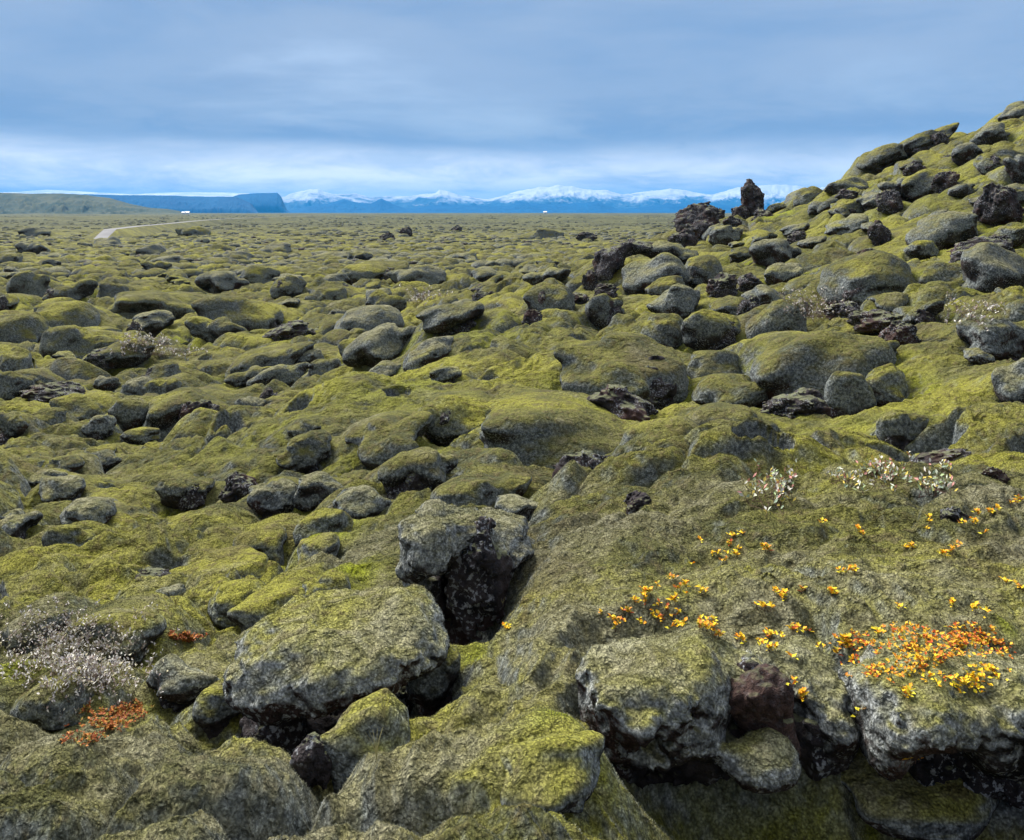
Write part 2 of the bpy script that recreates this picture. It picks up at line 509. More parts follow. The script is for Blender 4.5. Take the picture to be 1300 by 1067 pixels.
LABTXT = '''
955 250|tall dark pinnacle rock standing alone against the sky at the foot of the hill

305 400|long overhanging moss slab over a black gap, biggest boulder on the plain at left
87 374|round grey boulder with dark underside, near the left edge of the plain
172 423|small upright pinnacle of black lava standing beside a white-leaved shrub on the left plain
370 418|long patch of dark broken lava rubble right of the big overhanging slab on the plain
70 498|brown lava rubble strip near the left edge, below the plain
697 382|ball-shaped boulder with moss crown and cracked dark face, left of the lava arch foot
676 408|small knobbly dark rock touching the lower left of the ball-shaped boulder
832 347|wide grey-green boulder sheltered inside the curl of the lava arch
890 344|boulder with dark rock at its left end, right of the one inside the arch
887 287|large leaning craggy dark rock on the skyline between the lava arch and the pinnacle
944 268|low dark block at the left foot of the skyline pinnacle
968 272|low dark block at the right foot of the skyline pinnacle
922 298|rounded grey boulder leaning on the right side of the large craggy skyline rock
905 296|smaller grey boulder tucked between the craggy skyline rock and its rounded neighbour
770 371|small black craggy rock just under the left foot of the lava arch
767 394|grey striped boulder with a dark right side, below the left foot of the lava arch
855 384|broad grey furrowed boulder directly below the lava arch
915 364|dark rounded rock beside white shrub twigs, right of the boulders under the arch
902 420|grey boulder with a brown-black broken front, below the dark rounded rock
952 400|tall narrow dark rock face left of the large grey mossy boulder at hill foot
985 410|large round-topped grey-green boulder at the hill foot, right of the narrow rock face
790 466|broad moss-topped boulder with a grey rim overhanging a black cave, just right of centre
785 512|dark broken lava filling the cave beneath the broad overhanging boulder right of centre
1040 462|largest smooth green mound of the hill foot, wide and domed over a dark recess
1010 512|black rubble in the recess beneath the largest green mound at the hill foot
1098 352|wide boulder with a brown rock front, in the middle of the hillside
1100 325|small dark wedge-shaped rock sitting on top of the wide brown-fronted hillside boulder
1115 298|upright black crag half way up the hillside, above the wedge-shaped rock
1265 262|rough dark crag near the right edge, high on the hillside
1265 342|large smooth grey boulder near the right edge, under the rough dark crag
1190 290|long grey shadowed boulder across the middle of the hillside, left of the large smooth one
1290 143|topmost grey boulder of the hill, on the skyline at the right edge
1180 176|flat grey-green slab with knobbly rocks on the hill skyline, below the topmost boulder
1265 424|big half-buried grey and green boulder at the right edge, above the moss fingers
1294 486|grey boulder cut by the right edge, just below the big half-buried one
1078 498|left finger of moss with rounded end beside the dark recess at hill foot
1122 490|second finger of moss with a grey front, right of the left finger
1145 546|blocky green boulder with a dark left face, below the moss fingers
930 546|broad low green boulder with a dark notch, behind the crest of the near knoll
842 566|smooth green boulder with grey lower edge, left of the broad low one behind the knoll
745 612|pointed angular dark lava block with pale lichen, standing behind the near knoll
806 638|low dark rock lying on the knoll crest right of the pointed angular block
660 643|small round grey hummock left of the pointed angular block
612 622|long moss swell with grey top behind the hunched boulder
708 546|very wide green boulder with a dark arched hollow at its left end, at picture centre
616 588|low green hummock in front of the very wide central boulder
534 602|domed green boulder with broken dark front, left of picture centre
462 640|small dark-bellied boulder lower left of the domed green boulder
578 524|green shelf with grey hooked lip over a dark hollow, near picture centre
500 556|long smooth shelf of the central slope with a grey shadowed edge
388 570|round-topped moss hood over a dark cave, left of centre
305 622|pale-speckled dark lava block wedged in the gap of the left slope
290 598|moss lip above the pale-speckled lava block in the left slope
346 632|long grey-fringed boulder right of the pale-speckled lava block
408 620|right-hand neighbour of the long grey-fringed boulder, with deep shadow beneath
235 624|boulder with crumbling dark face left of the pale-speckled lava block
405 674|green-topped boulder with grey belly above the left gully
339 690|squat green boulder left of the green-topped grey-bellied one
260 675|sloping green boulder between the crumbling-faced boulder and the left gully
277 724|long low green swell across the left gully
93 688|green boulder with dark right side at left, above the withered shrub
20 668|grey boulder over a dark hole at the left edge
242 520|largest pyramid-like grey-green boulder of the cluster at middle left
173 523|round green boulder with grey base left of the pyramid-like one
173 494|small grey boulder topping the cluster left of the pyramid-like boulder
208 495|grey-green boulder between the cluster's topmost boulder and the pyramid-like one
126 542|round ball-like grey boulder standing apart below the cluster at middle left
353 477|long green cushion with a black underside at the edge of the plain
341 505|narrow dark upright rock between two small boulders at the edge of the plain
485 438|broad boulder with a dark right flank where the plain meets the central slope
545 446|elongated grey boulder lying diagonally on the crest of the central slope
515 296|small black rock sticking up on the horizon line of the plain
492 302|dark low rock left of the small black rock on the plain horizon
580 291|tiny dark rock right of the small black rock on the plain horizon
975 586|low dark-fronted boulder at the left end of the near knoll crest
1103 584|grey boulder behind the willow shrubs on the near knoll crest
1198 582|long dark bare rock behind the right end of the willow shrubs
1258 603|dark rock with grey lichen at the right end of the knoll crest
1212 655|small blue-grey lichened stone lying among yellow sprigs on the near knoll
232 862|grey-green boulder with a dark cleft left of the largest overhanging boulder
278 892|low moss hummock touching the left end of the largest overhanging boulder
465 942|round green boulder in front of the big cavity at bottom centre
552 852|bright green cushion boulder between the cavity and the smooth knoll side
140 806|moss boulder with a dark rock right face behind the big withered shrub
40 795|low grey mound at the left edge behind the big withered shrub
60 888|dark green mound at the left edge in front of the big withered shrub
700 968|green cushion at the bottom edge left of the broken boulder
1170 985|long low green cushion along the bottom right edge
395 966|dark block of lava inside the cavity of the largest overhanging boulder
475 346|long mossy boulder with a black shadow line beneath, on the plain left of centre
530 351|dark-fronted boulder right of the long one with the black shadow line
245 295|grey boulder on the skyline of the plain right of the road
75 406|wide green boulder with a dark broken underside near the left edge of the plain
'''
KP = {'P': 'green mossy pillow boulder', 'G': 'grey woolly boulder', 'C': 'mossy boulder with bare dark rock showing', 'R': 'bare craggy dark lava rock'}
KG = {'P': 'green pillow boulders', 'G': 'grey boulders', 'C': 'rock-faced boulders', 'R': 'bare lava rocks'}
def region(px, py):
    if px > 930 and py < 285: return 'near the skyline of the mossy hill', 'near the hill skyline'
    if py < 335 and px < 900: return 'on the far lava plain near the horizon', 'on the far plain'
    if px > 700 and py < 480: return 'on the lower flank of the mossy hill', 'on the lower hill flank'
    if px < 700 and py < 470: return 'on the open lava plain at middle left', 'on the middle plain'
    if px < 520: return 'bedded in the slope at left below the plain', 'in the left slope'
    if py < 660: return 'in the central hollow beyond the near knoll', 'in the centre ground'
    return 'close to the camera in the foreground', 'in the foreground'
def auto_label(px, py, k): a, b = region(px, py); return f'{KP[k]} {a}', f'{KG[k]} {b}'
LAB = {}
for l in LABTXT.strip().splitlines():
    if '|' not in l: continue
    a, b = l.split('|'); LAB[a.strip()] = b.strip()
def ray(px, py, Y): return np.array([(px-650)/F*Y, Y, EZ-(py-HOR)/F*Y])
def put_boulder(X, Y, Z, W, D, H, k, rz, label, group, s):
    tr = np.random.default_rng(s+900); rz = rz+(math.pi if tr.random() < .5 else 0)
    bz = lambda x, y: float(base_z(np.array([x]), np.array([y]))[0]); e = .8
    sx = (bz(X+e, Y)-bz(X-e, Y))/(2*e); sy = (bz(X, Y+e)-bz(X, Y-e))/(2*e)
    n = Vector((-sx*.9+tr.normal()*.10, -sy*.35+tr.normal()*.08, 1)).normalized()
    rot = (Vector((0, 0, 1)).rotation_difference(n).to_matrix() @ Matrix.Rotation(rz, 3, 'Z')).to_euler()
    if k == 'R':
        o = link('lava_rock', PROTO['R', s % len(PROCK)]); o.location = (X, Y, Z); o.scale = (W, D, H); o.rotation_euler = rot; return tag(o, label, 'lava rock', group)
    m = 'G' if k == 'G' else 'P'
    if W*F/Y < 36:
        o = link('mossy_boulder', PROTO[m, s % 12]); o.location = (X, Y, Z); o.scale = (W, D, H); o.rotation_euler = rot
        return tag(o, label, 'boulder', group)
    t = empty('mossy_boulder', Vector((X, Y, Z))-n*H*.5, 0); t.rotation_euler = rot; tag(t, label, 'boulder', group)
    c = link('moss_cap', PROTO[m, s % 12], None, t); c.location = (0, 0, H*.5); c.scale = (W, D, H)
    q = link('lava_core', PROTO['R', s % len(PROCK)], None, t)
    if k == 'C':
        ca = -rz; ox, oy = W*(.17 if s % 2 else -.15), -D*.16
        q.location = (ox*math.cos(ca)-oy*math.sin(ca), ox*math.sin(ca)+oy*math.cos(ca), H*.38); q.scale = (W*.55, D*.62, H*.92)
    else:
        q.location = (0, 0, H*.08); q.scale = (W*.66, D*.62, H*.75)
    return t
MOAT = []
CARVE = [(400, 930, 3.30, .36, .26, .42), (500, 900, 3.55, .2, .2, .3), (572, 800, 4.15, .17, .24, .40), (530, 760, 4.5, .1, .3, .2), (1090, 900, 2.95, .07, .4, .16), (800, 825, 3.3, .3, .16, .10), (930, 810, 3.38, .3, .14, .10)]
_s = 0
for ln in BL.strip().splitlines():
    d, lab = ln.split('|'); px, py, w, h, k = d.split(); px, py, w, h = map(float, (px, py, w, h)); _s += 1
    Y = hit(px, py+h*.30)
    if Y is None or Y > 300: Y = 36.
    W = w*F/F*Y/F; H = h*Y/F; r = np.random.default_rng(_s); D = max(W*r.uniform(.65, .95), H*.8); D = min(D, H*3.2)
    Y += D*.18; W = w*Y/F; H = h*Y/F*1.12
    p = ray(px, py, Y); X, Z = p[0], p[2]
    hs, dz = {'P': (1.25, .13), 'G': (1.15, .08), 'C': (1.1, .05), 'R': (1.1, .03)}[k]
    if w/h > 2.1: hs *= 1.6 if k == 'R' else 1.2; dz += .32 if k == 'R' else .12
    put_boulder(X, Y, Z-H*dz, W*1.03, D*1.1, H*hs, k, r.uniform(-.35, .35), *((LAB.pop(f'{px:.0f} {py:.0f}'), None) if f'{px:.0f} {py:.0f}' in LAB else auto_label(px, py, k)), _s)
    PLACED.append((X, Y, W)); MOAT.append((X, Y, W, D, H, k, Z-EZ))
# ------------------------------------------------------------------ near boulders with their own shapes
def sdf_field(lo, hi, h, parts, k, rough, seed, carve=(), ck=.03, mode='moss'):
    X, Y, Z = grid3(lo, hi, h)
    wob = .035 if mode == 'moss' else .05
    wx = X+wob*perlin3(X*5, Y*5, Z*5, seed); wy = Y+wob*perlin3(X*5+8, Y*5, Z*5, seed); wz = Z+wob*perlin3(X*5, Y*5+8, Z*5, seed)
    D = None
    for c, r, rot in parts:
        e = ell(wx, wy, wz, c, r, rot); D = e if D is None else smin(D, e, k)
    for c, r, rot in carve: D = smax(D, -ell(wx, wy, wz, c, r, rot), ck)
    if mode == 'moss': D += -.035*np.abs(fbm3(X*4, Y*4, Z*5, 2, seed+20))+.024*fbm3(X*9, Y*9, Z*9, 3, seed)+.006*perlin3(X*34, Y*34, Z*34, seed)+.003*perlin3(X*75, Y*75, Z*75, seed+2)
    else: D += .05*fbm3(X*9, Y*9, Z*9, 3, seed, .6)+.025*np.abs(perlin3(X*22, Y*22, Z*22, seed+1))+.012*perlin3(X*50, Y*50, Z*50, seed)
    return surfnet(D, lo, h)
HOSTS = []
def hero(name, cat, label, px, py, Y, caps=(), rocks=(), faces=(), carve=(), greyer=False, k=.05, h=.011, sc=1., seed=1, moat=None):
    """caps, rocks: (px, py, distance, (rx, ry, rz), rotation) ellipsoids blended into one surface"""
    b = ray(px, py, Y); t = empty(name, b); tag(t, label, cat)
    def conv(L): return [((ray(a, c, d)-b)/sc, np.array(r)/sc, rot) for a, c, d, r, rot in L]
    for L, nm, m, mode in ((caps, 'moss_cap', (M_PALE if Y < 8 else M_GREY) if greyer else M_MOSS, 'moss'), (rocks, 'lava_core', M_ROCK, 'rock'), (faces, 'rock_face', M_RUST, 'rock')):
        if not L: continue
        P = conv(L); R = [max(r[0], r[1]) for c, r, o in P]
        lo = [min(c[i]-(R[j] if i < 2 else r[2]) for j, (c, r, o) in enumerate(P))-.12 for i in range(3)]
        hi = [max(c[i]+(R[j] if i < 2 else r[2]) for j, (c, r, o) in enumerate(P))+.12 for i in range(3)]
        V, Q = sdf_field(lo, hi, h, P, k if mode == 'moss' else .04, 0, seed, conv(carve) if carve else (), mode=mode)
        link(nm, new_mesh(nm, V*sc, Q), m, t)
        if mode == 'moss' and Y < 8: HOSTS.append((V+b, Q))
    if moat: MOAT.append((b[0], b[1], moat[0], moat[1], moat[2], 'H', 0))
    return t
hero('mossy_boulder', 'boulder', 'hunched boulder with grey moss head, lichened rock face and dark hollow, left of near knoll', 580, 800, 4.4,
     caps=[(545, 690, 4.22, (.12, .16, .135), 0), (572, 668, 4.4, (.20, .22, .075), 0), (622, 686, 4.55, (.19, .28, .10), 0), (529, 715, 4.3, (.06, .1, .14), 0), (650, 720, 4.7, (.14, .3, .16), 0), (545, 765, 4.45, (.05, .1, .12), 0)],
     rocks=[(608, 735, 4.28, (.145, .16, .25), .3), (632, 765, 4.45, (.10, .16, .16), 0), (590, 790, 4.5, (.13, .12, .14), 0), (540, 760, 4.45, (.09, .14, .2), 0), (575, 760, 4.62, (.2, .12, .26), 0)],
     carve=[(562, 768, 4.12, (.04, .2, .15), 0)], greyer=True, k=.05, seed=3, moat=(.5, .5, .4))
hero('mossy_boulder', 'boulder', 'largest overhanging boulder, olive top and grey rim over a deep cavity, lower left of centre', 430, 900, 3.5,
     caps=[(425, 812, 3.55, (.34, .30, .115), 0), (345, 858, 3.38, (.155, .2, .125), 0), (505, 800, 3.6, (.165, .26, .125), 0), (430, 845, 3.3, (.27, .16, .10), 0), (392, 868, 3.32, (.2, .16, .085), 0), (536, 815, 3.6, (.08, .16, .09), 0)], greyer=True,
     rocks=[(350, 925, 3.5, (.13, .16, .16), 0), (400, 950, 3.55, (.14, .14, .14), 0), (440, 900, 3.75, (.3, .14, .15), 0), (500, 880, 3.8, (.15, .12, .12), 0)], k=.06, seed=5, moat=(.8, .45, .55))
hero('mossy_boulder', 'boulder', 'broken boulder with grey-fringed moss caps around a bare brown face, bottom right of centre', 910, 960, 2.95,
     caps=[(818, 868, 2.86, (.19, .19, .085), 0), (770, 905, 2.88, (.085, .14, .10), 0), (862, 842, 3.0, (.22, .18, .062), 0), (890, 880, 2.86, (.09, .1, .12), 0), (1000, 852, 3.10, (.14, .16, .06), 0), (1048, 915, 3.02, (.085, .16, .14), 0), (1030, 875, 3.05, (.1, .14, .09), 0), (965, 968, 2.76, (.11, .10, .065), 0), (830, 900, 2.84, (.13, .12, .06), 0), (812, 925, 2.87, (.15, .14, .08), 0), (880, 925, 2.86, (.07, .1, .10), 0)],
     faces=[(955, 882, 2.86, (.125, .10, .10), 0), (975, 915, 2.88, (.10, .10, .10), 0)],
     rocks=[(935, 840, 2.98, (.055, .09, .055), 0), (805, 948, 2.90, (.14, .13, .08), 0), (880, 960, 2.88, (.12, .1, .08), 0), (1035, 930, 2.98, (.09, .1, .14), 0), (920, 930, 3.0, (.25, .14, .12), 0)], k=.03, greyer=True, seed=8, moat=(.85, .4, .35))
hero('mossy_boulder', 'boulder', 'wide bottom-right corner boulder with orange leaves on top and grey woolly underside', 1200, 960, 2.9,
     caps=[(1150, 890, 2.86, (.145, .2, .085), 0), (1215, 868, 2.98, (.24, .26, .10), 0), (1270, 900, 2.9, (.17, .2, .13), 0), (1340, 900, 2.95, (.2, .25, .14), 0), (1190, 905, 2.84, (.13, .12, .06), 0), (1120, 925, 2.87, (.07, .14, .10), 0), (1255, 925, 2.93, (.13, .16, .10), 0)],
     rocks=[(1180, 950, 2.98, (.2, .14, .1), 0), (1270, 960, 2.98, (.2, .14, .1), 0)], greyer=True, k=.05, seed=12, moat=(.7, .3, .3))
hero('lava_arch', 'lava rock', 'arched dark knobbly lava curling over a grey-green boulder left of the hill foot', 800, 375, 23.5,
     rocks=[(762, 372, 23.5, (.22, .4, .35), 0), (766, 350, 23.6, (.3, .5, .4), 0), (775, 330, 23.7, (.34, .5, .35), 0), (792, 317, 23.8, (.36, .5, .26), 0), (815, 315, 24, (.4, .5, .2), 0)],
     caps=[(840, 317, 24.1, (.62, .5, .2), 0), (868, 326, 24.2, (.45, .5, .2), 0)], greyer=True, k=.03, h=.02, sc=3.5, seed=9)
# ------------------------------------------------------------------ smaller boulders between them
print('unused labels', list(LAB))
def scatter(n, ul, uh, Yl, Yh, wl, wh, reg, seed, kinds='PPGGC'):
    r = np.random.default_rng(seed); c = 0; tries = 0
    while c < n and tries < n*60:
        tries += 1; Y = math.exp(r.uniform(math.log(Yl), math.log(Yh))); X = r.uniform(ul, uh)*Y
        W = r.uniform(wl, wh)*(1 if r.random() < .7 else 1.35)
        if any((X-a)**2+((Y-b)*.8)**2 < ((W+w)*.52)**2 for a, b, w in PLACED): continue
        k = kinds[r.integers(len(kinds))]; H = W*r.uniform(.38, .62); D = W*r.uniform(.7, 1)
        Z = float(base_z(np.array([X]), np.array([Y]))[0])+EZ+H*r.uniform(.0, .25)
        put_boulder(X, Y, Z, W, D, H, k, r.uniform(-3, 3), *auto_label(650+F*X/Y, HOR+(EZ-Z)/Y*F, k), int(r.integers(50))); PLACED.append((X, Y, W)); MOAT.append((X, Y, W, D, H, k, Z-EZ)); c += 1
scatter(58, -.60, .12, 16, 60, .6, 1.7, 'l', 1)
scatter(40, .16, .60, 12, 38, .35, 1.15, 'r', 2, 'PPGGCR')
scatter(10, -.60, -.15, 6, 14, .3, .6, 'f', 3, 'PPG')
print('boulders', time.time()-T0)
# ------------------------------------------------------------------ the lava field's ground, one sheet out to the horizon
def axis_u():
    a = np.arange(-.66, .66001, .00155); r = []; x = .66; s = .00155
    while x < 1.9: s *= 1.09; x += s; r.append(x)
    r = np.array(r); return np.concatenate([-r[::-1], a, r])
U = axis_u()
Lr = [math.log(1.0)]; 
while Lr[-1] < math.log(16000):
    Y = math.exp(Lr[-1]); st = .0034 if Y < 3 else .0024 if Y < 45 else .0024+.006*min(1, math.log(Y/45)/1.2) if Y < 600 else .012; Lr.append(Lr[-1]+st)
YY1 = np.exp(np.array(Lr)); GY = (YY1-1.0)[None, :].repeat(len(U), 0); GX = U[:, None]*YY1[None, :]
print('grid', GX.shape)
GZ = base_z(GX, GY)
fix = np.zeros(GX.shape, np.float32); rg = fix.copy(); rt = fix.copy(); moat = np.zeros(GX.shape, np.float32)
RAISE = []
for X, Y, W, D, H, k, ZC in MOAT:
    R = max(W, D)*1.4; a, b = np.searchsorted(YY1, [max(1.001, Y+1-R), Y+1+R]); u0 = min((X-R)/(Y+1-R if X < R else Y+1+R), (X-R)/(Y+1+R)); u1 = max((X+R)/(Y+1-R), (X+R)/(Y+1+R))
    i, j = np.searchsorted(U, [u0, u1]); x = GX[i:j, a:b]-X; y = GY[i:j, a:b]-Y
    d = np.sqrt((x/(W*.62))**2+(y/(D*.62))**2); g = np.exp(-d**2.5)
    fix[i:j, a:b] = np.maximum(fix[i:j, a:b], np.exp(-(d*.8)**3))
    yf = y+D*.42; d2 = np.sqrt((x/(W*.55))**2+(yf/(D*.46))**2)
    moat[i:j, a:b] = np.maximum(moat[i:j, a:b], (.62 if k != 'R' else .25)*H*np.exp(-d2**3))
    lift = {'P': .36, 'C': .28, 'G': .22 if int(X*10) % 2 else 0, 'R': -.1, 'H': None}[k]
    if lift is not None:
        yb = y-D*.42; d3 = np.sqrt((x/(W*.50))**2+(yb/(D*np.where(yb > 0, 1.1, .40)))**2); w_ = np.exp(-d3**2.5); s_ = rg[i:j, a:b]; c_ = w_ > s_
        rt[i:j, a:b] = np.where(c_, ZC+lift*H, rt[i:j, a:b]); rg[i:j, a:b] = np.where(c_, w_, s_)
near = 1-sstep(60, 160, GY)
knoll = sstep(-.02, .12, GX/np.maximum(GY, 1.2)+.02*0)*(1-sstep(5.4, 6.6, GY))            # the smooth knoll at our feet
fold = 1-.6*knoll
wpx = GX+.5*perlin2(GX*.5, GY*.5, 3); wpy = GY+.5*perlin2(GX*.5+7, GY*.5, 4)
# big pillows
f1, f2, vx, vy, cid = worley2(wpx/1.75, wpy/1.75, 5)
e = np.clip((f2-f1)/.50, 0, 1); pil = 1-(1-e)**2.6
m1 = sstep(-.25, .25, perlin2(GX*.16, GY*.16, 9)+.1)*.8+.2
A1 = .74*near*m1*(1-.85*fix)*fold*sstep(3, 8, GY)
far = sstep(60, 160, GY)
GZ += A1*((pil-.8)+(cid-.5)*.8*pil)
bulge = A1*.62*np.clip(1-np.abs(e-.28)/.28, 0, 1)
# smaller pillows
g1, g2_, wx_, wy_, cid2 = worley2((wpx+3)/.62, wpy/.62, 8)
e2 = np.clip((g2_-g1)/.6, 0, 1); pil2 = 1-(1-e2)**2.4
m2 = .3+.7*sstep(-.25, .25, perlin2(GX*.35+5, GY*.35, 12))
GPX = 650+F*GX/np.maximum(GY, .5); GPL = np.log(np.maximum(GY, .5)); calm = np.zeros_like(fix)
for px, Yc, wx_c, wl in ((470, 14, 110, .30), (560, 17, 80, .25), (400, 12.5, 110, .2), (120, 9.5, 130, .25), (480, 6.2, 60, .22), (640, 12, 70, .15), (960, 10, 90, .15), (1180, 12, 120, .25), (1010, 30, 40, .2), (1120, 24, 60, .12), (1230, 22, 60, .15)):
    calm = np.maximum(calm, np.exp(-((GPX-px)/wx_c)**4-((GPL-math.log(Yc))/wl)**4))
GZ -= A1*calm*.85*((pil-.8)+(cid-.5)*.8*pil); bulge *= 1-calm
A2 = .18*m2*(1-sstep(40, 90, GY))*(1-.85*fix)*fold*(1-.8*calm)
GZ += A2*((pil2-.8)+(cid2-.5)*.6*pil2)
# hollows with an overhanging upper lip
pit = sstep(.34, .44, fbm2(GX*.9+3, GY*1.3, 2, 31))*(1-sstep(40, 70, GY))*(1-.5*knoll)*(1-fix)
GZ -= pit*.42*(1-.8*knoll)
# folds and pile
GZ += near*(.10*fbm2(GX*1.1, GY*1.1, 3, 17)*(1-.6*fix)+.028*fbm2(GX*5, GY*5, 3, 21)*(1-sstep(20, 50, GY)))
rip = fbm2(GX*3.2+2*perlin2(GX, GY, 2), GY*3.2, 2, 40); GZ += .042*(1-np.abs(rip)*3).clip(-1, 1)*(1-sstep(12, 30, GY))
nz_ = (1-sstep(6, 11, GY)); GZ += nz_*(.010*perlin2(GX*22, GY*22, 5)+.006*perlin2(GX*55, GY*55, 6))
GZ += np.clip(rt-GZ, 0, 1.2)*np.where(rg > .02, rg, 0)*.95; GZ -= moat
for px, py, Y, rx, ry, dp in CARVE:
    X = (px-650)/F*Y; GZ -= dp*np.exp(-(((GX-X)/rx)**2+((GY-Y)/ry)**2)**1.5)
# far hummocks
c1, c2, _, _, cc = worley2(wpx/7., wpy/7., 15)
GZ += far*(1-sstep(900, 2500, GY))*(.30*(1-np.clip(c1*1.6, 0, 1)**2)*cc+.35*fbm2(GX*.03, GY*.03, 3, 50))
GZ += sstep(150, 500, GY)*(1-sstep(2500, 6000, GY))*1.0*np.maximum(0, fbm2(GX*.006, GY*.012, 3, 60)-.12)*4
lx, ly = vx*bulge*-1.0, vy*bulge*-1.0
gx = GX+lx*1.0; gy = GY+ly*1.0
nu, nl = GX.shape
V = np.stack([gx, gy, GZ+EZ], -1).reshape(-1, 3)
ii = (np.arange(nu-1)[:, None]*nl+np.arange(nl-1)[None, :]).ravel()
Q = np.stack([ii, ii+nl, ii+nl+1, ii+1], 1)
bright_moss = np.clip(moat*6, 0, 1)*.6  # brighter green moss in damp hollows, weaker over whole open slopes
for px, py, w, hh, *am in ((520, 485, 110, 60, .45), (620, 420, 70, 40, .5), (330, 560, 90, 30, .35), (1150, 250, 120, 60, .4), (1230, 350, 120, 40, .4), (1120, 540, 100, 30, .35), (890, 592, 95, 16), (960, 575, 60, 14), (420, 690, 40, 30), (450, 740, 30, 26), (130, 770, 80, 12), (720, 950, 50, 30), (600, 845, 30, 40), (25, 850, 50, 25), (985, 275, 40, 10), (960, 330, 40, 20), (1240, 300, 50, 16), (1050, 345, 50, 12), (580, 295, 30, 5), (1275, 810, 16, 10), (1085, 900, 20, 50)):
    Yd = hit(px, py)
    if Yd: X = (px-650)/F*Yd; bright_moss = np.maximum(bright_moss, (am[0] if am else 1)*np.exp(-((GX-X)/(w/F*Yd))**2-((GY-Yd)/(hh/F*Yd*2.5))**2))
gm = new_mesh('ground', V, Q); gm.attributes.new('bright_moss', 'FLOAT', 'POINT').data.foreach_set('value', bright_moss.reshape(-1).astype(np.float32))
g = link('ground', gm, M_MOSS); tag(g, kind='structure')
print('ground', time.time()-T0, len(V))
# the pile of the near moss: blades standing on the ground and on the near caps
sel = (GY[:-1, :-1] > 1.6) & (GY[:-1, :-1] < 8.5) & (np.abs(GX[:-1, :-1]/np.maximum(GY[:-1, :-1], .5)) < .72); HOSTS.append((V, Q[sel.ravel()]))
def pile(n):
    r = np.random.default_rng(77); P = []; W_ = []
    for v, q in HOSTS:
        a, b, c, d = (v[q[:, k]] for k in range(4)); nn = np.cross(c-a, d-b); ar = np.linalg.norm(nn, axis=1)*.5; nn /= (2*ar[:, None]+1e-12)
        cen = (a+b+c+d)/4; w = ar/np.maximum(cen[:, 1], 2)**1.7*(nn[:, 2] > -.35)*(cen[:, 1] > 1.5); P.append((a, b, c, d, nn)); W_.append(w)
    w = np.concatenate(W_); a, b, c, d, nn = (np.concatenate([p[k] for p in P]) for k in range(5)); i = r.choice(len(w), n, p=w/w.sum())
    u, t = r.random((2, n, 1)); pos = (a[i]*(1-u)+b[i]*u)*(1-t)+(d[i]*(1-u)+c[i]*u)*t; nn = nn[i]
    L = (.0046+.0026*r.random((n, 1)))*(.55+pos[:, 1:2]*.17); dr = nn*.8+np.array([0, 0, .5])+r.normal(size=(n, 3))*.42; dr /= np.linalg.norm(dr, axis=1)[:, None]
    s = np.cross(dr, r.normal(size=(n, 3))); s /= np.linalg.norm(s, axis=1)[:, None]; s *= L*.24
    V_ = np.stack([pos-s-nn*.002, pos+s-nn*.002, pos+dr*L], 1).reshape(-1, 3); me = new_mesh('moss_fibres', V_, np.arange(3*n).reshape(-1, 3), False)
    me.attributes.new('host_nz', 'FLOAT', 'POINT').data.foreach_set('value', np.repeat(nn[:, 2], 3).astype(np.float32))
    me.attributes.new('tip', 'FLOAT', 'POINT').data.foreach_set('value', np.tile([0, 0, 1], n).astype(np.float32))
    me.attributes.new('bright_moss', 'FLOAT', 'POINT').data.foreach_set('value', np.zeros(3*n, np.float32))
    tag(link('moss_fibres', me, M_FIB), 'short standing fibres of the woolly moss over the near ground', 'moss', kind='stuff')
pile(FIBN)
print('pile', time.time()-T0)
# countless far hummocks
def ico(sub):
    import bmesh
    bm = bmesh.new(); bmesh.ops.create_icosphere(bm, subdivisions=sub, radius=1); V = np.array([v.co[:] for v in bm.verts]); T = np.array([[v.index for v in f.verts] for f in bm.faces]); bm.free(); return V, T
IV, IT = ico(2)
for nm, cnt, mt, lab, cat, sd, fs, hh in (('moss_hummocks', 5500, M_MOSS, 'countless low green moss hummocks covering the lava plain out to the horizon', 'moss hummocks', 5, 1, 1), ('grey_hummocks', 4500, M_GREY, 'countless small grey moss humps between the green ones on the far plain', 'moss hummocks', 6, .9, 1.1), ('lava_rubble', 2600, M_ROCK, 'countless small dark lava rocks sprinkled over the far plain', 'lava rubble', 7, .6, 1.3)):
  r = np.random.default_rng(sd); vs = []; ts = []; off = 0
  for q in range(cnt):
    Y = math.exp(r.uniform(math.log(48), math.log(900))); X = r.uniform(-.75, .75)*Y
    s = r.uniform(.22, .7)*(1+Y/900)*fs; v = IV*np.array([s*r.uniform(.7, 1.3), s*r.uniform(.7, 1.3), s*hh*r.uniform(.25, .6)])
    v = v*(1+.22*perlin3(IV[:, 0]*1.6+q, IV[:, 1]*1.6, IV[:, 2]*1.6)[:, None])
    z = float(base_z(np.array([X]), np.array([Y]))[0])+EZ
    vs.append(v+np.array([X, Y, z+s*.08])); ts.append(IT+off); off += len(IV)
  tag(link(nm, new_mesh(nm, np.concatenate(vs), np.concatenate(ts)), mt), lab, cat, kind='stuff')
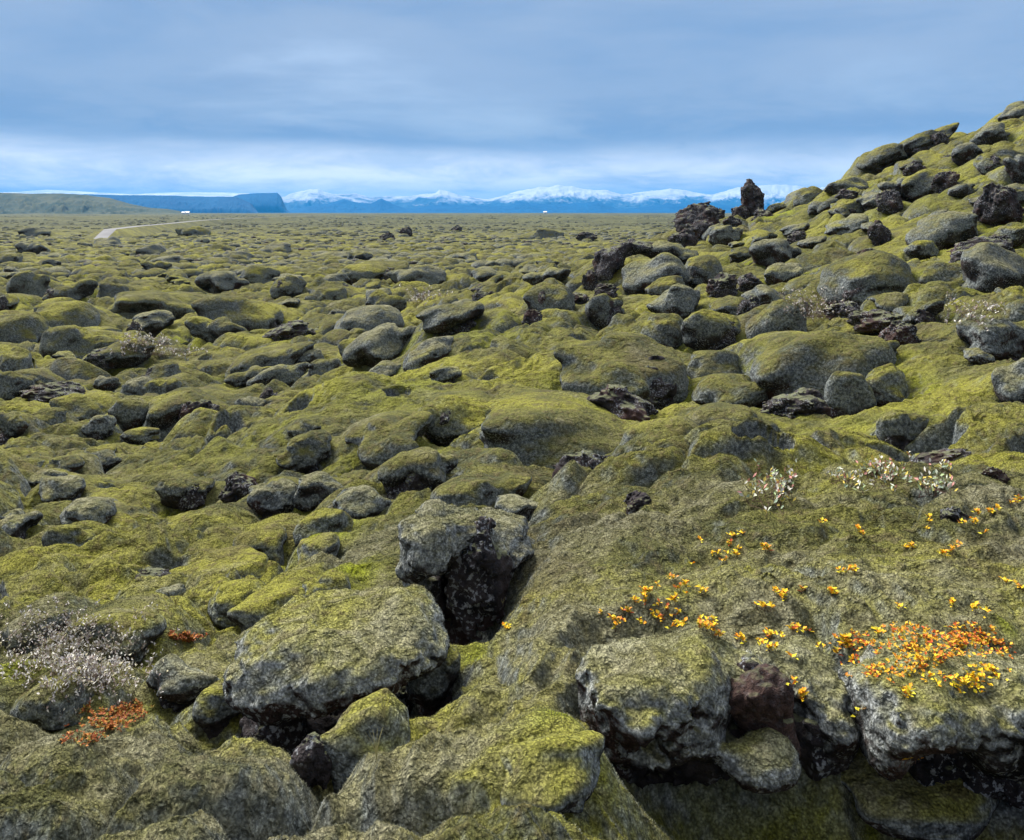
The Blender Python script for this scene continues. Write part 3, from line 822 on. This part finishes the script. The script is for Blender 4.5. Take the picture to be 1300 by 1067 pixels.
#%%FAR
# ------------------------------------------------------------------ far hills and mountains: profile in photo rows along the skyline
def ridge(name, prof, Y, depth, m, rough, nx=420, ny=50, seed=1, steep=1.0, gully=.35, freq=7, jag=0):
    xs = np.linspace(prof[0][0], prof[-1][0], nx); top = np.interp(xs, [p[0] for p in prof], [p[1] for p in prof])
    Xc = (xs-650)/F*Y; Ht = np.maximum(0, (HOR+EZ/Y*F-top)/F*Y)
    top = top+jag*fbm2(xs*.022, xs*0, 4, seed, .5); Ht = np.maximum(0, (HOR+EZ/Y*F-top)/F*Y)
    t = np.linspace(0, 1, ny); Yg = Y+depth*(t-.45)[None, :].repeat(nx, 0)
    base = np.where(t < .45, (t/.45)**steep, 1-((t-.45)/.55)**1.6)[None, :]
    X = Xc[:, None].repeat(ny, 1)*(Yg/Y)
    k = freq/(Xc[-1]-Xc[0])
    n = fbm2(X*k*2, Yg*k*2, 4, seed, .6); gl = 1-2*np.abs(fbm2(X*k*5+n, Yg*k*1.6, 3, seed+9))
    Z = Ht[:, None]*(base*(1+rough*n*(1-base*.7))-gully*(1-base)*base*gl*1.6)
    Z = np.where(base > .97, Ht[:, None]*(1+rough*.25*n), Z)
    Z[:, 0] = -8; Z[:, -1] = -8
    V = np.stack([X, Yg, Z], -1).reshape(-1, 3); ii = (np.arange(nx-1)[:, None]*ny+np.arange(ny-1)[None, :]).ravel()
    Q = np.stack([ii, ii+ny, ii+ny+1, ii+1], 1)
    return tag(link(name, new_mesh(name, V, Q), m), kind='structure')
def mountain_mat(name, lo, hi, snow=None, line=0, sc=.004, band=60):
    m, N, p = mat(name); g = N.n('ShaderNodeNewGeometry'); P = g.outputs['Position']
    a = N.noise(P, sc, 5, .65); col = N.mix(N.map(a, .35, .65), lo, hi)
    sx = N.n('ShaderNodeSeparateXYZ'); N.l.new(g.outputs['Normal'], sx.inputs[0])
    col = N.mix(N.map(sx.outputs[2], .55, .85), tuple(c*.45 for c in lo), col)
    if snow:
        sp = N.n('ShaderNodeSeparateXYZ'); N.l.new(P, sp.inputs[0])
        h = N.math('ADD', sp.outputs[2], N.math('MULTIPLY_ADD', N.noise(P, sc*1.5, 5, .7), band*3, -band*1.5))
        col = N.mix(N.map(h, line-band*.4, line+band*.4), col, snow)
    N.put(p.inputs['Base Color'], col); return m
MT_GREEN = mountain_mat('hill_grass', (.03, .045, .02), (.075, .08, .035), sc=.012)
MT_BLUE = mountain_mat('haze_blue_basalt', (.003, .035, .10), (.008, .06, .14), sc=.004)  # blue of the distant haze is put into the rock colour
MT_SNOW = mountain_mat('snow_mountain', (.02, .06, .12), (.04, .09, .14), (.60, .62, .66), 200, .0011, 190)  # slopes below the snow carry the same painted haze blue
MT_ICE = mountain_mat('ice_cap', (.5, .55, .6), (.8, .82, .85), sc=.003)
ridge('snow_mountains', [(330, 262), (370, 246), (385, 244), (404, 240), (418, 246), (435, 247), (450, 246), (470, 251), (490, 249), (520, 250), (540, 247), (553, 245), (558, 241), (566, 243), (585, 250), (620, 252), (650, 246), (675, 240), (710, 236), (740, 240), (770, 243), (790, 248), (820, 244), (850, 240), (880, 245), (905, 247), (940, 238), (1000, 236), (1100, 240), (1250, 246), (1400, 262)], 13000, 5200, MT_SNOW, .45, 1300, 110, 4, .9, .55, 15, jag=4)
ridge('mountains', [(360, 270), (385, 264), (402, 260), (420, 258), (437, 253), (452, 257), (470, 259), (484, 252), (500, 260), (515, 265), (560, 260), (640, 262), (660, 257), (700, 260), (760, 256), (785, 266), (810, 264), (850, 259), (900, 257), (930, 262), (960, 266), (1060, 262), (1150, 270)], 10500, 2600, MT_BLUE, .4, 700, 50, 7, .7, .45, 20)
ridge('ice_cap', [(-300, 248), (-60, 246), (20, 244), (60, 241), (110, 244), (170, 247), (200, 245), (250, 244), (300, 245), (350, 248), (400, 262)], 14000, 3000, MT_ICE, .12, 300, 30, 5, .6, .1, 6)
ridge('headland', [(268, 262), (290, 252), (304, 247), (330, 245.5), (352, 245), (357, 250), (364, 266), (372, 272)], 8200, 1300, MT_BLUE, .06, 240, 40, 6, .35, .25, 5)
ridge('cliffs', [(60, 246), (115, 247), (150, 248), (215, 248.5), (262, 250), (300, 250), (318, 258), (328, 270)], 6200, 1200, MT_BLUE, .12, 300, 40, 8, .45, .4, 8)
ridge('grassy_hills', [(-420, 232), (-200, 240), (-60, 244), (0, 245), (40, 246), (80, 246), (110, 248), (140, 252), (165, 259), (190, 264), (212, 265.5), (228, 268), (238, 276)], 2400, 700, MT_GREEN, .18, 420, 60, 2, .6, .8, 12)
ridge('outcrop', [(250, 276), (253, 272), (262, 271.5), (270, 272.5), (273, 276)], 1900, 60, MT_BLUE, .3, 60, 16, 3, .3, .3, 4)
# road across the plain
def strip(name, pts, w, m, z):
    P = np.array(pts, float); V = []
    for i in range(len(P)):
        a = P[max(0, i-1)]; b = P[min(len(P)-1, i+1)]; t = (b-a)/np.linalg.norm(b-a); n = np.array([-t[1], t[0]])
        for s in (-1, 1): V.append((*(P[i]+n*s*w/2), z))
    Q = [(2*i, 2*i+2, 2*i+3, 2*i+1) for i in range(len(P)-1)]
    return new_mesh(name, V, Q)
HAZE_D = 7.5e-5; SUN = (50, -42, 3.2, 26); EXPO = 1.3; ZEN0 = (.44, .47, .53); ZEN1 = (.72, .75, .80)
def road(pts):
    P = []
    for (a, ra), (b, rb) in zip(pts[:-1], pts[1:]):
        for t in np.linspace(0, 1, 12, endpoint=False):
            px = a+(b-a)*t; row = ra+(rb-ra)*t; Y = 2.5*F/(row-HOR); P.append(((px-650)/F*Y, Y))
    P = np.array(P);  prof = [(-.8, .004), (-.3, .03), (.3, .03), (.8, .004)]; V = []; Q = []; BV = []
    for i in range(len(P)):
        a = P[max(0, i-1)]; b = P[min(len(P)-1, i+1)]; t = (b-a)/np.linalg.norm(b-a); n = np.array([-t[1], t[0]])
        Z = 1.2-1.9*max(0, 1-i/12)
        for s, z in prof: V.append((*(P[i]+n*s), Z+z))
        for s, z in ((-5, -1.8), (-1.1, 0), (1.1, 0), (5, -1.8)): BV.append((*(P[i]+n*s), Z+z))
    for i in range(len(P)-1):
        for k in range(3): Q.append((4*i+k, 4*i+k+1, 4*i+k+5, 4*i+k+4))
    tag(link('road_bank', new_mesh('road_bank', BV, Q), M_MOSS), kind='structure')
    tag(link('road', new_mesh('road', V, Q, False), flat_mat('road_surface', (.17, .17, .18), .8, .12, .4)), kind='structure')
road([(118, 295.5), (140, 293.2), (175, 289), (217, 285), (250, 281.5), (278, 279.3), (330, 277), (400, 275)])
# farm buildings far off, a pixel or two each
def farm(px, row, Y, w, d, h, lab, roofc):
    b = ray(px, row, Y); t = empty('farm_building', (b[0], Y, 0)); tag(t, lab, 'farm building', None)
    V = [(-w/2, -d/2, 0), (w/2, -d/2, 0), (w/2, d/2, 0), (-w/2, d/2, 0), (-w/2, -d/2, h), (w/2, -d/2, h), (w/2, d/2, h), (-w/2, d/2, h)]
    link('wall', new_mesh('wall', V, [(0, 1, 5, 4), (1, 2, 6, 5), (2, 3, 7, 6), (3, 0, 4, 7)], False), flat_mat('white_wall', (.75, .75, .74), .8, .05), t)
    V = [(-w/2-.3, -d/2-.4, h-.1), (w/2+.3, -d/2-.4, h-.1), (w/2+.3, 0, h+d*.4), (-w/2-.3, 0, h+d*.4), (w/2+.3, d/2+.4, h-.1), (-w/2-.3, d/2+.4, h-.1)]
    link('roof', new_mesh('roof', V, [(0, 1, 2, 3), (3, 2, 4, 5)], False), flat_mat('roof_sheet', roofc, .6, .1), t)
farm(238, 276, 1500, 7, 6, 3, 'long white farm building at the foot of the green hills, left of the dark outcrop', (.7, .7, .7))
farm(233, 277, 1450, 5, 5, 3, 'small white farm house left of its longer neighbour below the green hills', (.6, .6, .62))
farm(692, 271, 2300, 9, 7, 4, 'lone white farm building on the horizon of the plain, below the snow mountains', (.75, .75, .75))

# ------------------------------------------------------------------ plants, set down on whatever surface is there
bpy.context.view_layer.update(); DG = bpy.context.evaluated_depsgraph_get()
from mathutils import Vector
EYE = Vector((0, 0, EZ))
def spot(px, py):
    d = Vector(((px-650)/F, 1, -(py-HOR)/F)).normalized(); ok, loc, nor, _, ob, _ = SC.ray_cast(DG, EYE, d)
    return (np.array(loc), np.array(nor)) if ok and loc.y < 60 else (None, None)
def leaf(V, T, p, d, n, L, w, fold=.25, ly=1):
    """one folded pointed leaf: base p, direction d, facing n"""
    s = np.cross(d, n); s /= np.linalg.norm(s)+1e-9; b = len(V)
    V += [p, p+d*L*.45+s*w*.5+n*fold*w, p+d*L*.45-s*w*.5+n*fold*w, p+d*L*.5, p+d*L]
    T += [(b, b+1, b+3), (b, b+3, b+2), (b+1, b+4, b+3), (b+3, b+4, b+2)]
def stem(V, T, a, c, r):
    b = len(V); ax = c-a; s = np.cross(ax, [.3, .2, 1.]); s /= np.linalg.norm(s)+1e-9; q = np.cross(ax, s); q /= np.linalg.norm(q)+1e-9
    for P, rr in ((a, r), (c, r*.6)):
        for k in range(3): V.append(P+(s*math.cos(k*2.1)+q*math.sin(k*2.1))*rr)
    for k in range(3):
        l = (k+1) % 3; T += [(b+k, b+l, b+3+l), (b+k, b+3+l, b+3+k)]
def unit(v): return v/(np.linalg.norm(v)+1e-9)
def tri(name, V, T, m, parent=None): return link(name, new_mesh(name, np.array(V), np.array(T), False), m, parent)
ML = {'yel': leaf_mat('yellow_leaf', [(.75, .50, .02), (.82, .60, .03), (.55, .48, .03), (.80, .32, .02), (.78, .52, .02)]),
      'ora': leaf_mat('orange_leaf', [(.62, .17, .02), (.70, .34, .02), (.45, .08, .02), (.74, .46, .03), (.58, .22, .03), (.70, .42, .03), (.36, .32, .03)]),
      'red': leaf_mat('rust_leaf', [(.30, .08, .02), (.42, .16, .03), (.20, .06, .02), (.22, .17, .03)]),
      'pale': leaf_mat('pale_dry_leaf', [(.58, .54, .48), (.44, .40, .40), (.68, .65, .58), (.36, .28, .24), (.50, .46, .30), (.62, .59, .56)]),
      'will': leaf_mat('willow_leaf', [(.58, .62, .48), (.70, .66, .58), (.35, .45, .22), (.68, .32, .28), (.72, .55, .12), (.62, .60, .52), (.40, .50, .36)]),
      'twig': flat_mat('twig', (.10, .06, .05)), 'grass': flat_mat('dry_grass', (.38, .34, .16))}
def sprig_mesh(seed, big=1.):
    r = np.random.default_rng(seed); V = []; T = []; SV = []; ST = []
    for k in range(r.integers(2, 5)):
        a = r.uniform(0, 6.28); tip = np.array([math.cos(a)*.010, math.sin(a)*.010, r.uniform(.008, .024)])*big; root = np.array([0, 0, -.012])
        stem(SV, ST, root, tip, .0009)
        for j in range(r.integers(2, 5)):
            b = r.uniform(0, 6.28); d = unit(np.array([math.cos(b), math.sin(b), r.uniform(.1, 1.)])); n = unit(np.array([r.normal()*.3, r.normal()*.3, 1])-d*.2)
            leaf(V, T, tip*r.uniform(.7, 1), d, n, r.uniform(.012, .02)*big, r.uniform(.008, .012)*big)
    return (new_mesh('leaves', np.array(V), np.array(T), False), new_mesh('stem', np.array(SV), np.array(ST), False))
SPR = {}
for c in ('yel', 'ora'):
    for i in range(6):
        a, b = sprig_mesh(60+i); a.materials.append(ML[c]); b.materials.append(ML['twig']); SPR[c, i] = (a, b)
def sprig(px, py, c, i, s, label, group):
    L, n = spot(px, py)
    if L is None: return
    o = empty('bilberry_sprig', L, i*1.3); o.scale = (s,)*3; tag(o, label, 'plant', group)
    a, b = SPR[c, i % 6]; link('leaves', a, None, o); link('stem', b, None, o)
SP = '''889 691 y|932 684 y|940 680 y|928 694 o|906 707 y|914 706 y|926 707 y|934 708 y|938 700 y|973 700 y|978 701 o|922 714 r|880 719 y|856 738 o|1045 667 y|1090 679 y|1094 681 o|
1062 729 y|1072 729 y|1084 729 y|1056 756 y|1058 758 y|1016 755 o|984 758 y|992 765 y|969 775 y|976 775 y|998 760 y|1015 805 y|1023 808 y|1030 806 o|1008 806 o|1150 699 y|1157 697 y|1202 708 y|1208 704 y|1196 706 y|1212 700 o|
1222 668 y|1233 666 y|1240 655 o|1237 652 y|1246 680 y|1258 655 y|1290 640 y|1294 637 o|1282 642 y|1267 652 y|1290 748 o|1275 744 y|1250 780 y|1240 777 y|1211 774 y|1144 778 y|1300 752 y|1180 661 y|1177 675 y|
856 765 y|874 747 y|864 750 o|873 757 y|893 755 y|893 793 y|888 797 o|896 801 y|901 803 y|855 785 o|865 799 y|905 792 y|909 812 o|934 815 y|940 818 y|
971 813 o|977 811 y|989 812 y|979 827 y|985 829 y|968 826 y|1008 841 y|1074 818 y|1078 826 o|1073 820 y|1067 834 o|1083 841 y|1114 804 y|1118 810 y|1042 826 y|1017 890 y|1020 884 y|1005 870 y|1092 905 y|
1150 882 y|1152 888 y|1143 966 o|1148 967 o|1162 965 o|1082 912 y|640 802 y|610 640 g'''
SPX = [s.split() for s in SP.replace('\n', '').split('|')]
r = np.random.default_rng(3)
for i, (px, py, c) in enumerate(SPX):
    if c == 'g': continue
    for k in range(1 + (i % 2)):
        sprig(float(px)+r.normal()*2.5*k, float(py)+r.normal()*2*k, 'ora' if c in 'or' else 'yel', i+k, r.uniform(.95, 1.35), ('orange' if c in 'or' else 'yellow')+'-leaved tiny bilberry sprig rooted in the moss of the near knoll', ('orange' if c in 'or' else 'yellow')+' bilberry sprigs dotted over the near knoll')
# patch across the slope above the middle-left of the knoll (line of sprigs from 770,795 up to 830,750)
for i in range(26):
    t = r.random(); px = 772+62*t+r.normal()*5; py = 797-48*t+r.normal()*5
    if i % 3 == 0: px = 835+r.normal()*12; py = 783+r.normal()*10
    sprig(px, py, 'ora' if r.random() < .4 else 'yel', i, r.uniform(.95, 1.3), 'bilberry sprig in the dense orange-yellow cluster on the left flank of the near knoll', 'bilberry sprigs clustered on the left flank of the knoll')
def carpet(name, label, cx, cy, rx, ry, n, keys, seed, rot=0, size=1., clumps=26):
    r = np.random.default_rng(seed); cl = [(r.normal()*.5, r.normal()*.5) for _ in range(clumps)]
    V = []; T = []; b0 = None
    for i in range(n):
        c = cl[r.integers(clumps)]; a = c[0]+r.normal()*.13; b = c[1]+r.normal()*.13
        px = cx+(a*math.cos(rot)-b*math.sin(rot)*ry/rx)*rx; py = cy+(b*math.cos(rot))*ry+a*math.sin(rot)*rx
        L, nn = spot(px, py)
        if L is None or nn[2] < .25 or L[1] > 6: continue
        tip = L+nn*r.uniform(.004, .022)+r.normal(size=3)*.004
        for j in range(r.integers(2, 5)):
            g = r.uniform(0, 6.28); d = unit(np.array([math.cos(g), math.sin(g), r.uniform(0, 1.)])); m = unit(np.array([r.normal()*.4, r.normal()*.4, 1.]))
            leaf(V, T, tip, d, m, r.uniform(.010, .018)*size, r.uniform(.007, .011)*size)
    if not V: return
    tag(tri(name, V, T, ML[keys]), label, 'ground cover', kind='stuff')
carpet('bilberry_carpet', 'bright orange and yellow bilberry leaves carpeting the boulder at the right edge', 1188, 822, 105, 26, 440, 'ora', 11, .0)
carpet('bilberry_carpet', 'loose fringe of yellow-orange leaves below the main orange patch at right', 1130, 845, 60, 24, 130, 'ora', 13, .0)
carpet('bilberry_carpet', 'yellow-orange leaves trailing under the main patch at far right', 1225, 862, 70, 14, 130, 'yel', 14, .0)
carpet('bilberry_carpet', 'rust-orange leaf carpet in the dip at lower left beside the pale shrub', 128, 918, 66, 18, 520, 'red', 15, -.28, 1.)
carpet('bilberry_carpet', 'small rust-red patch of leaves in the gap behind the left boulders', 232, 811, 22, 6, 90, 'red', 16, 0, 1.6, 8)
def shrub(name, label, cx, cy, wpx, hpx, n, key, seed, ls=.014, upr=.06, twigs=6):
    """low branching shrub over a patch: twigs from the ground with leaves set along them"""
    r = np.random.default_rng(seed); LV = []; LT = []; SV = []; ST = []; L0 = None
    for i in range(n):
        px = cx+r.normal()*wpx*.32; py = cy+r.normal()*hpx*.32; L, nn = spot(px, py)
        if L is None: continue
        if L0 is None: L0 = L.copy(); Lp = L
        if abs(L[1]-L0[1]) > .35*L0[1]: continue
        if n <= 100: stem(SV, ST, Lp-L0, L-L0, ls*.05); Lp = L
        a = r.uniform(0, 6.28); tip = L+np.array([math.cos(a)*.5, math.sin(a)*.5, 1])*upr*r.uniform(.4, 1.2); mid = (L+tip)/2+r.normal(size=3)*upr*.12
        stem(SV, ST, L-L0, mid-L0, ls*.08); stem(SV, ST, mid-L0, tip-L0, ls*.06)
        for j in range(r.integers(3, 3+twigs)):
            t = r.uniform(.3, 1.); p = (L*(1-t)+tip*t)-L0+r.normal(size=3)*ls*.35; g = r.uniform(0, 6.28); d = unit(np.array([math.cos(g), math.sin(g), r.uniform(.2, 1.6)])); m = unit(np.array([r.normal()*.6, r.normal()*.6-.3, .8]))
            leaf(LV, LT, p, d, m, ls*r.uniform(.8, 1.4), ls*r.uniform(.4, .65))
    if L0 is None: return
    t = empty(name, L0); tag(t, label, 'shrub')
    tri('leaves', LV, LT, ML[key], t); tri('stem', SV, ST, ML['twig'], t)
shrub('dwarf_willow', 'large withered dwarf willow with silvery dry leaves at the left edge of the foreground', 90, 832, 150, 88, 620, 'pale', 1, .014, .05)
shrub('dwarf_willow', 'second, thinner drift of withered willow leaves at the right of the big pale shrub', 120, 858, 100, 50, 160, 'pale', 21, .014, .05)
shrub('dwarf_willow', 'pink, white and green willow shrub at the left end of the knoll crest row', 985, 628, 44, 34, 44, 'will', 2, .030, .07, 4)
shrub('dwarf_willow', 'pale cream-leaved willow sprig second from the left on the knoll crest', 1070, 612, 26, 16, 18, 'will', 3, .026, .06, 4)
shrub('dwarf_willow', 'widest willow shrub, cream and orange leaved, in the middle of the knoll crest row', 1120, 606, 60, 30, 56, 'will', 4, .027, .07, 4)
shrub('dwarf_willow', 'green-leaved willow shrub with pink stems right of the crest row', 1184, 624, 34, 18, 26, 'will', 5, .028, .07, 4)
shrub('dwarf_willow', 'small isolated willow sprig at the right end of the knoll crest row', 1203, 597, 14, 10, 8, 'will', 6, .026, .06, 4)
shrub('dwarf_willow', 'small white-leaved willow shrub beside the upright rock on the left plain', 186, 440, 60, 16, 70, 'pale', 7, .07, .2)
shrub('dwarf_willow', 'white-leaved willow shrub between boulders left of centre in the middle distance', 540, 380, 40, 14, 50, 'pale', 8, .07, .2)
shrub('dwarf_willow', 'straggling white-leaved shrub at the foot of the mossy hill', 1030, 388, 80, 34, 80, 'pale', 9, .04, .11)
shrub('dwarf_willow', 'sparse white-leaved shrub between hillside boulders near the right edge', 1235, 398, 60, 24, 50, 'pale', 10, .045, .12)
shrub('dwarf_willow', 'tuft of withered shrub by the brown rock below the hill boulders', 1040, 400, 60, 10, 40, 'pale', 17, .04, .1)
shrub('dwarf_willow', 'thin white twiggy shrub at the back of the left slope', 225, 450, 60, 8, 30, 'pale', 18, .06, .12)
def tuft(px, py, h, n, seed, label):
    r = np.random.default_rng(seed); L, nn = spot(px, py)
    if L is None: return
    V = []; T = []
    for i in range(n):
        a = r.uniform(0, 6.28); l = r.uniform(.1, .7); p = np.zeros(3); d = np.array([math.cos(a)*l*.4, math.sin(a)*l*.4, 1.]); q = None
        for k in range(4):
            w = .0012*(1-k/4.2)*h/.1; b = len(V); V += [p-[w, 0, 0], p+[w, 0, 0]]
            if k: T += [(b-2, b-1, b+1), (b-2, b+1, b)]
            p = p+unit(d)*h*r.uniform(.8, 1)/3; d = d+np.array([math.cos(a), math.sin(a), -.5])*.28
    o = tri('grass_tuft', V, T, ML['grass']); o.location = L; tag(o, label, 'grass tuft')
tuft(487, 912, .10, 7, 1, 'thin dry grass blades in front of the big cavity at lower centre')
tuft(478, 965, .09, 8, 2, 'dry grass blades over the round green boulder at bottom centre')
tuft(638, 770, .06, 6, 3, 'short grass tuft at the right foot of the hunched boulder')
tuft(955, 925, .05, 8, 4, 'tiny green grass tuft on the brown rock face of the broken boulder')
tuft(455, 578, .16, 8, 5, 'dry grass blades on the slope left of the middle hollow')
tuft(223, 772, .12, 10, 6, 'yellowish seedling with small leaves in the left gully')
print('plants', time.time()-T0)

# ------------------------------------------------------------------ air
lo = (-13500, -30, -12); hi = (13500, 19000, 430)
V = [(x, y, z) for z in (lo[2], hi[2]) for y in (lo[1], hi[1]) for x in (lo[0], hi[0])]
hz = new_mesh('haze', V, [(0, 2, 3, 1), (4, 5, 7, 6), (0, 1, 5, 4), (2, 6, 7, 3), (0, 4, 6, 2), (1, 3, 7, 5)], False)
m = bpy.data.materials.new('haze'); m.use_nodes = True; nt = m.node_tree; nt.nodes.clear()
out = nt.nodes.new('ShaderNodeOutputMaterial'); pv = nt.nodes.new('ShaderNodeVolumePrincipled'); nt.links.new(pv.outputs[0], out.inputs['Volume'])
pv.inputs['Color'].default_value = (.04, .42, 1, 1); pv.inputs['Density'].default_value = HAZE_D; pv.inputs['Anisotropy'].default_value = .0
if HAZE_D > 0: tag(link('haze', hz, m), kind='stuff')

# ------------------------------------------------------------------ sky and sun
w = bpy.data.worlds.new('World'); SC.world = w; w.use_nodes = True; nt = w.node_tree; nt.nodes.clear(); N = NT(nt)
SUN_EL, SUN_AZ = math.radians(SUN[0]), math.radians(SUN[1])         # azimuth clockwise from the view direction (+y)
out = N.n('ShaderNodeOutputWorld'); bg = N.n('ShaderNodeBackground'); N.l.new(bg.outputs[0], out.inputs[0])
sky = N.n('ShaderNodeTexSky', sky_type='NISHITA'); sky.sun_disc = False; sky.sun_elevation = SUN_EL; sky.sun_rotation = SUN_AZ; sky.air_density = 1.; sky.dust_density = 2.
tc = N.n('ShaderNodeTexCoord'); sx = N.n('ShaderNodeSeparateXYZ'); N.l.new(tc.outputs['Generated'], sx.inputs[0])
mp = N.n('ShaderNodeMapping'); mp.inputs['Scale'].default_value = (1., 1., 4.5); N.l.new(tc.outputs['Generated'], mp.inputs[0]); v = mp.outputs[0]
el = sx.outputs[2]; a = N.noise(v, 1.7, 5, .55, .3); b = N.noise(v, 6.5, 7, .65, .35)
elw = N.math('ADD', el, N.math('MULTIPLY_ADD', a, .09, -.045)); elw = N.math('ADD', elw, N.math('MULTIPLY_ADD', b, .045, -.0225))
K = 10./2**EXPO
def c3(r, g, b): return (r*K, g*K, b*K)
deck = N.mix(N.map(a, .38, .62), c3(.27, .42, .66), c3(.38, .51, .71))                 # stratus underside
deck = N.mix(N.map(elw, .08, .19, .85, 0.), deck, N.mix(N.map(b, .4, .6), c3(.27, .40, .60), c3(.35, .47, .64)))
low = N.mix(N.map(b, .35, .65), c3(.80, .90, 1.02), c3(1.45, 1.46, 1.45))                      # brighter break above the mountains
side = N.map(sx.outputs[0], -.5, .5, 1., .7)
lowf = N.math('MULTIPLY', N.map(elw, .045, .095, 1., 0.), side)
col = N.mix(lowf, deck, low)
K = 10.
zen = N.mix(N.map(a, .4, .6), c3(*ZEN0), c3(*ZEN1))
col = N.mix(N.map(el, .24, .42), col, zen)
col = N.mix(N.map(a, .60, .75, 0., .12), col, sky.outputs[0])                              # thin places let the sky through
col = N.mix(1., col, N.mix(N.map(sx.outputs[1], -.35, .35), (.38, .39, .42), (1., 1., 1.)), 'MULTIPLY')          # sky dimmed behind the camera, added so faces turned this way stay dark
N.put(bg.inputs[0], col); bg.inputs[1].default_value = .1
L = bpy.data.lights.new('sun', 'SUN'); L.energy = SUN[2]; L.angle = math.radians(SUN[3]); L.color = (1, .95, .86)
so = bpy.data.objects.new('sun', L); COL.objects.link(so)
dv = Vector((math.sin(SUN_AZ)*math.cos(SUN_EL), math.cos(SUN_AZ)*math.cos(SUN_EL), math.sin(SUN_EL))); so.rotation_euler = (-dv).to_track_quat('-Z', 'Y').to_euler(); so.location = (0, 0, 30)
cam = bpy.data.cameras.new('camera'); co = bpy.data.objects.new('camera', cam); COL.objects.link(co); SC.camera = co
co.location = EYE; co.rotation_euler = (math.pi/2, 0, 0); cam.sensor_width = 36; cam.sensor_fit = 'HORIZONTAL'; cam.lens = F/1300*36; cam.shift_y = -(533.5-HOR)/1300; cam.clip_start = .05; cam.clip_end = 60000
SC.view_settings.view_transform = 'Standard'; SC.view_settings.look = 'None'; SC.view_settings.exposure = EXPO; SC.view_settings.gamma = 1
SC.cycles.max_bounces = 5; SC.cycles.diffuse_bounces = 3; SC.cycles.volume_bounces = 0; SC.cycles.use_denoising = True
print('done', time.time()-T0)
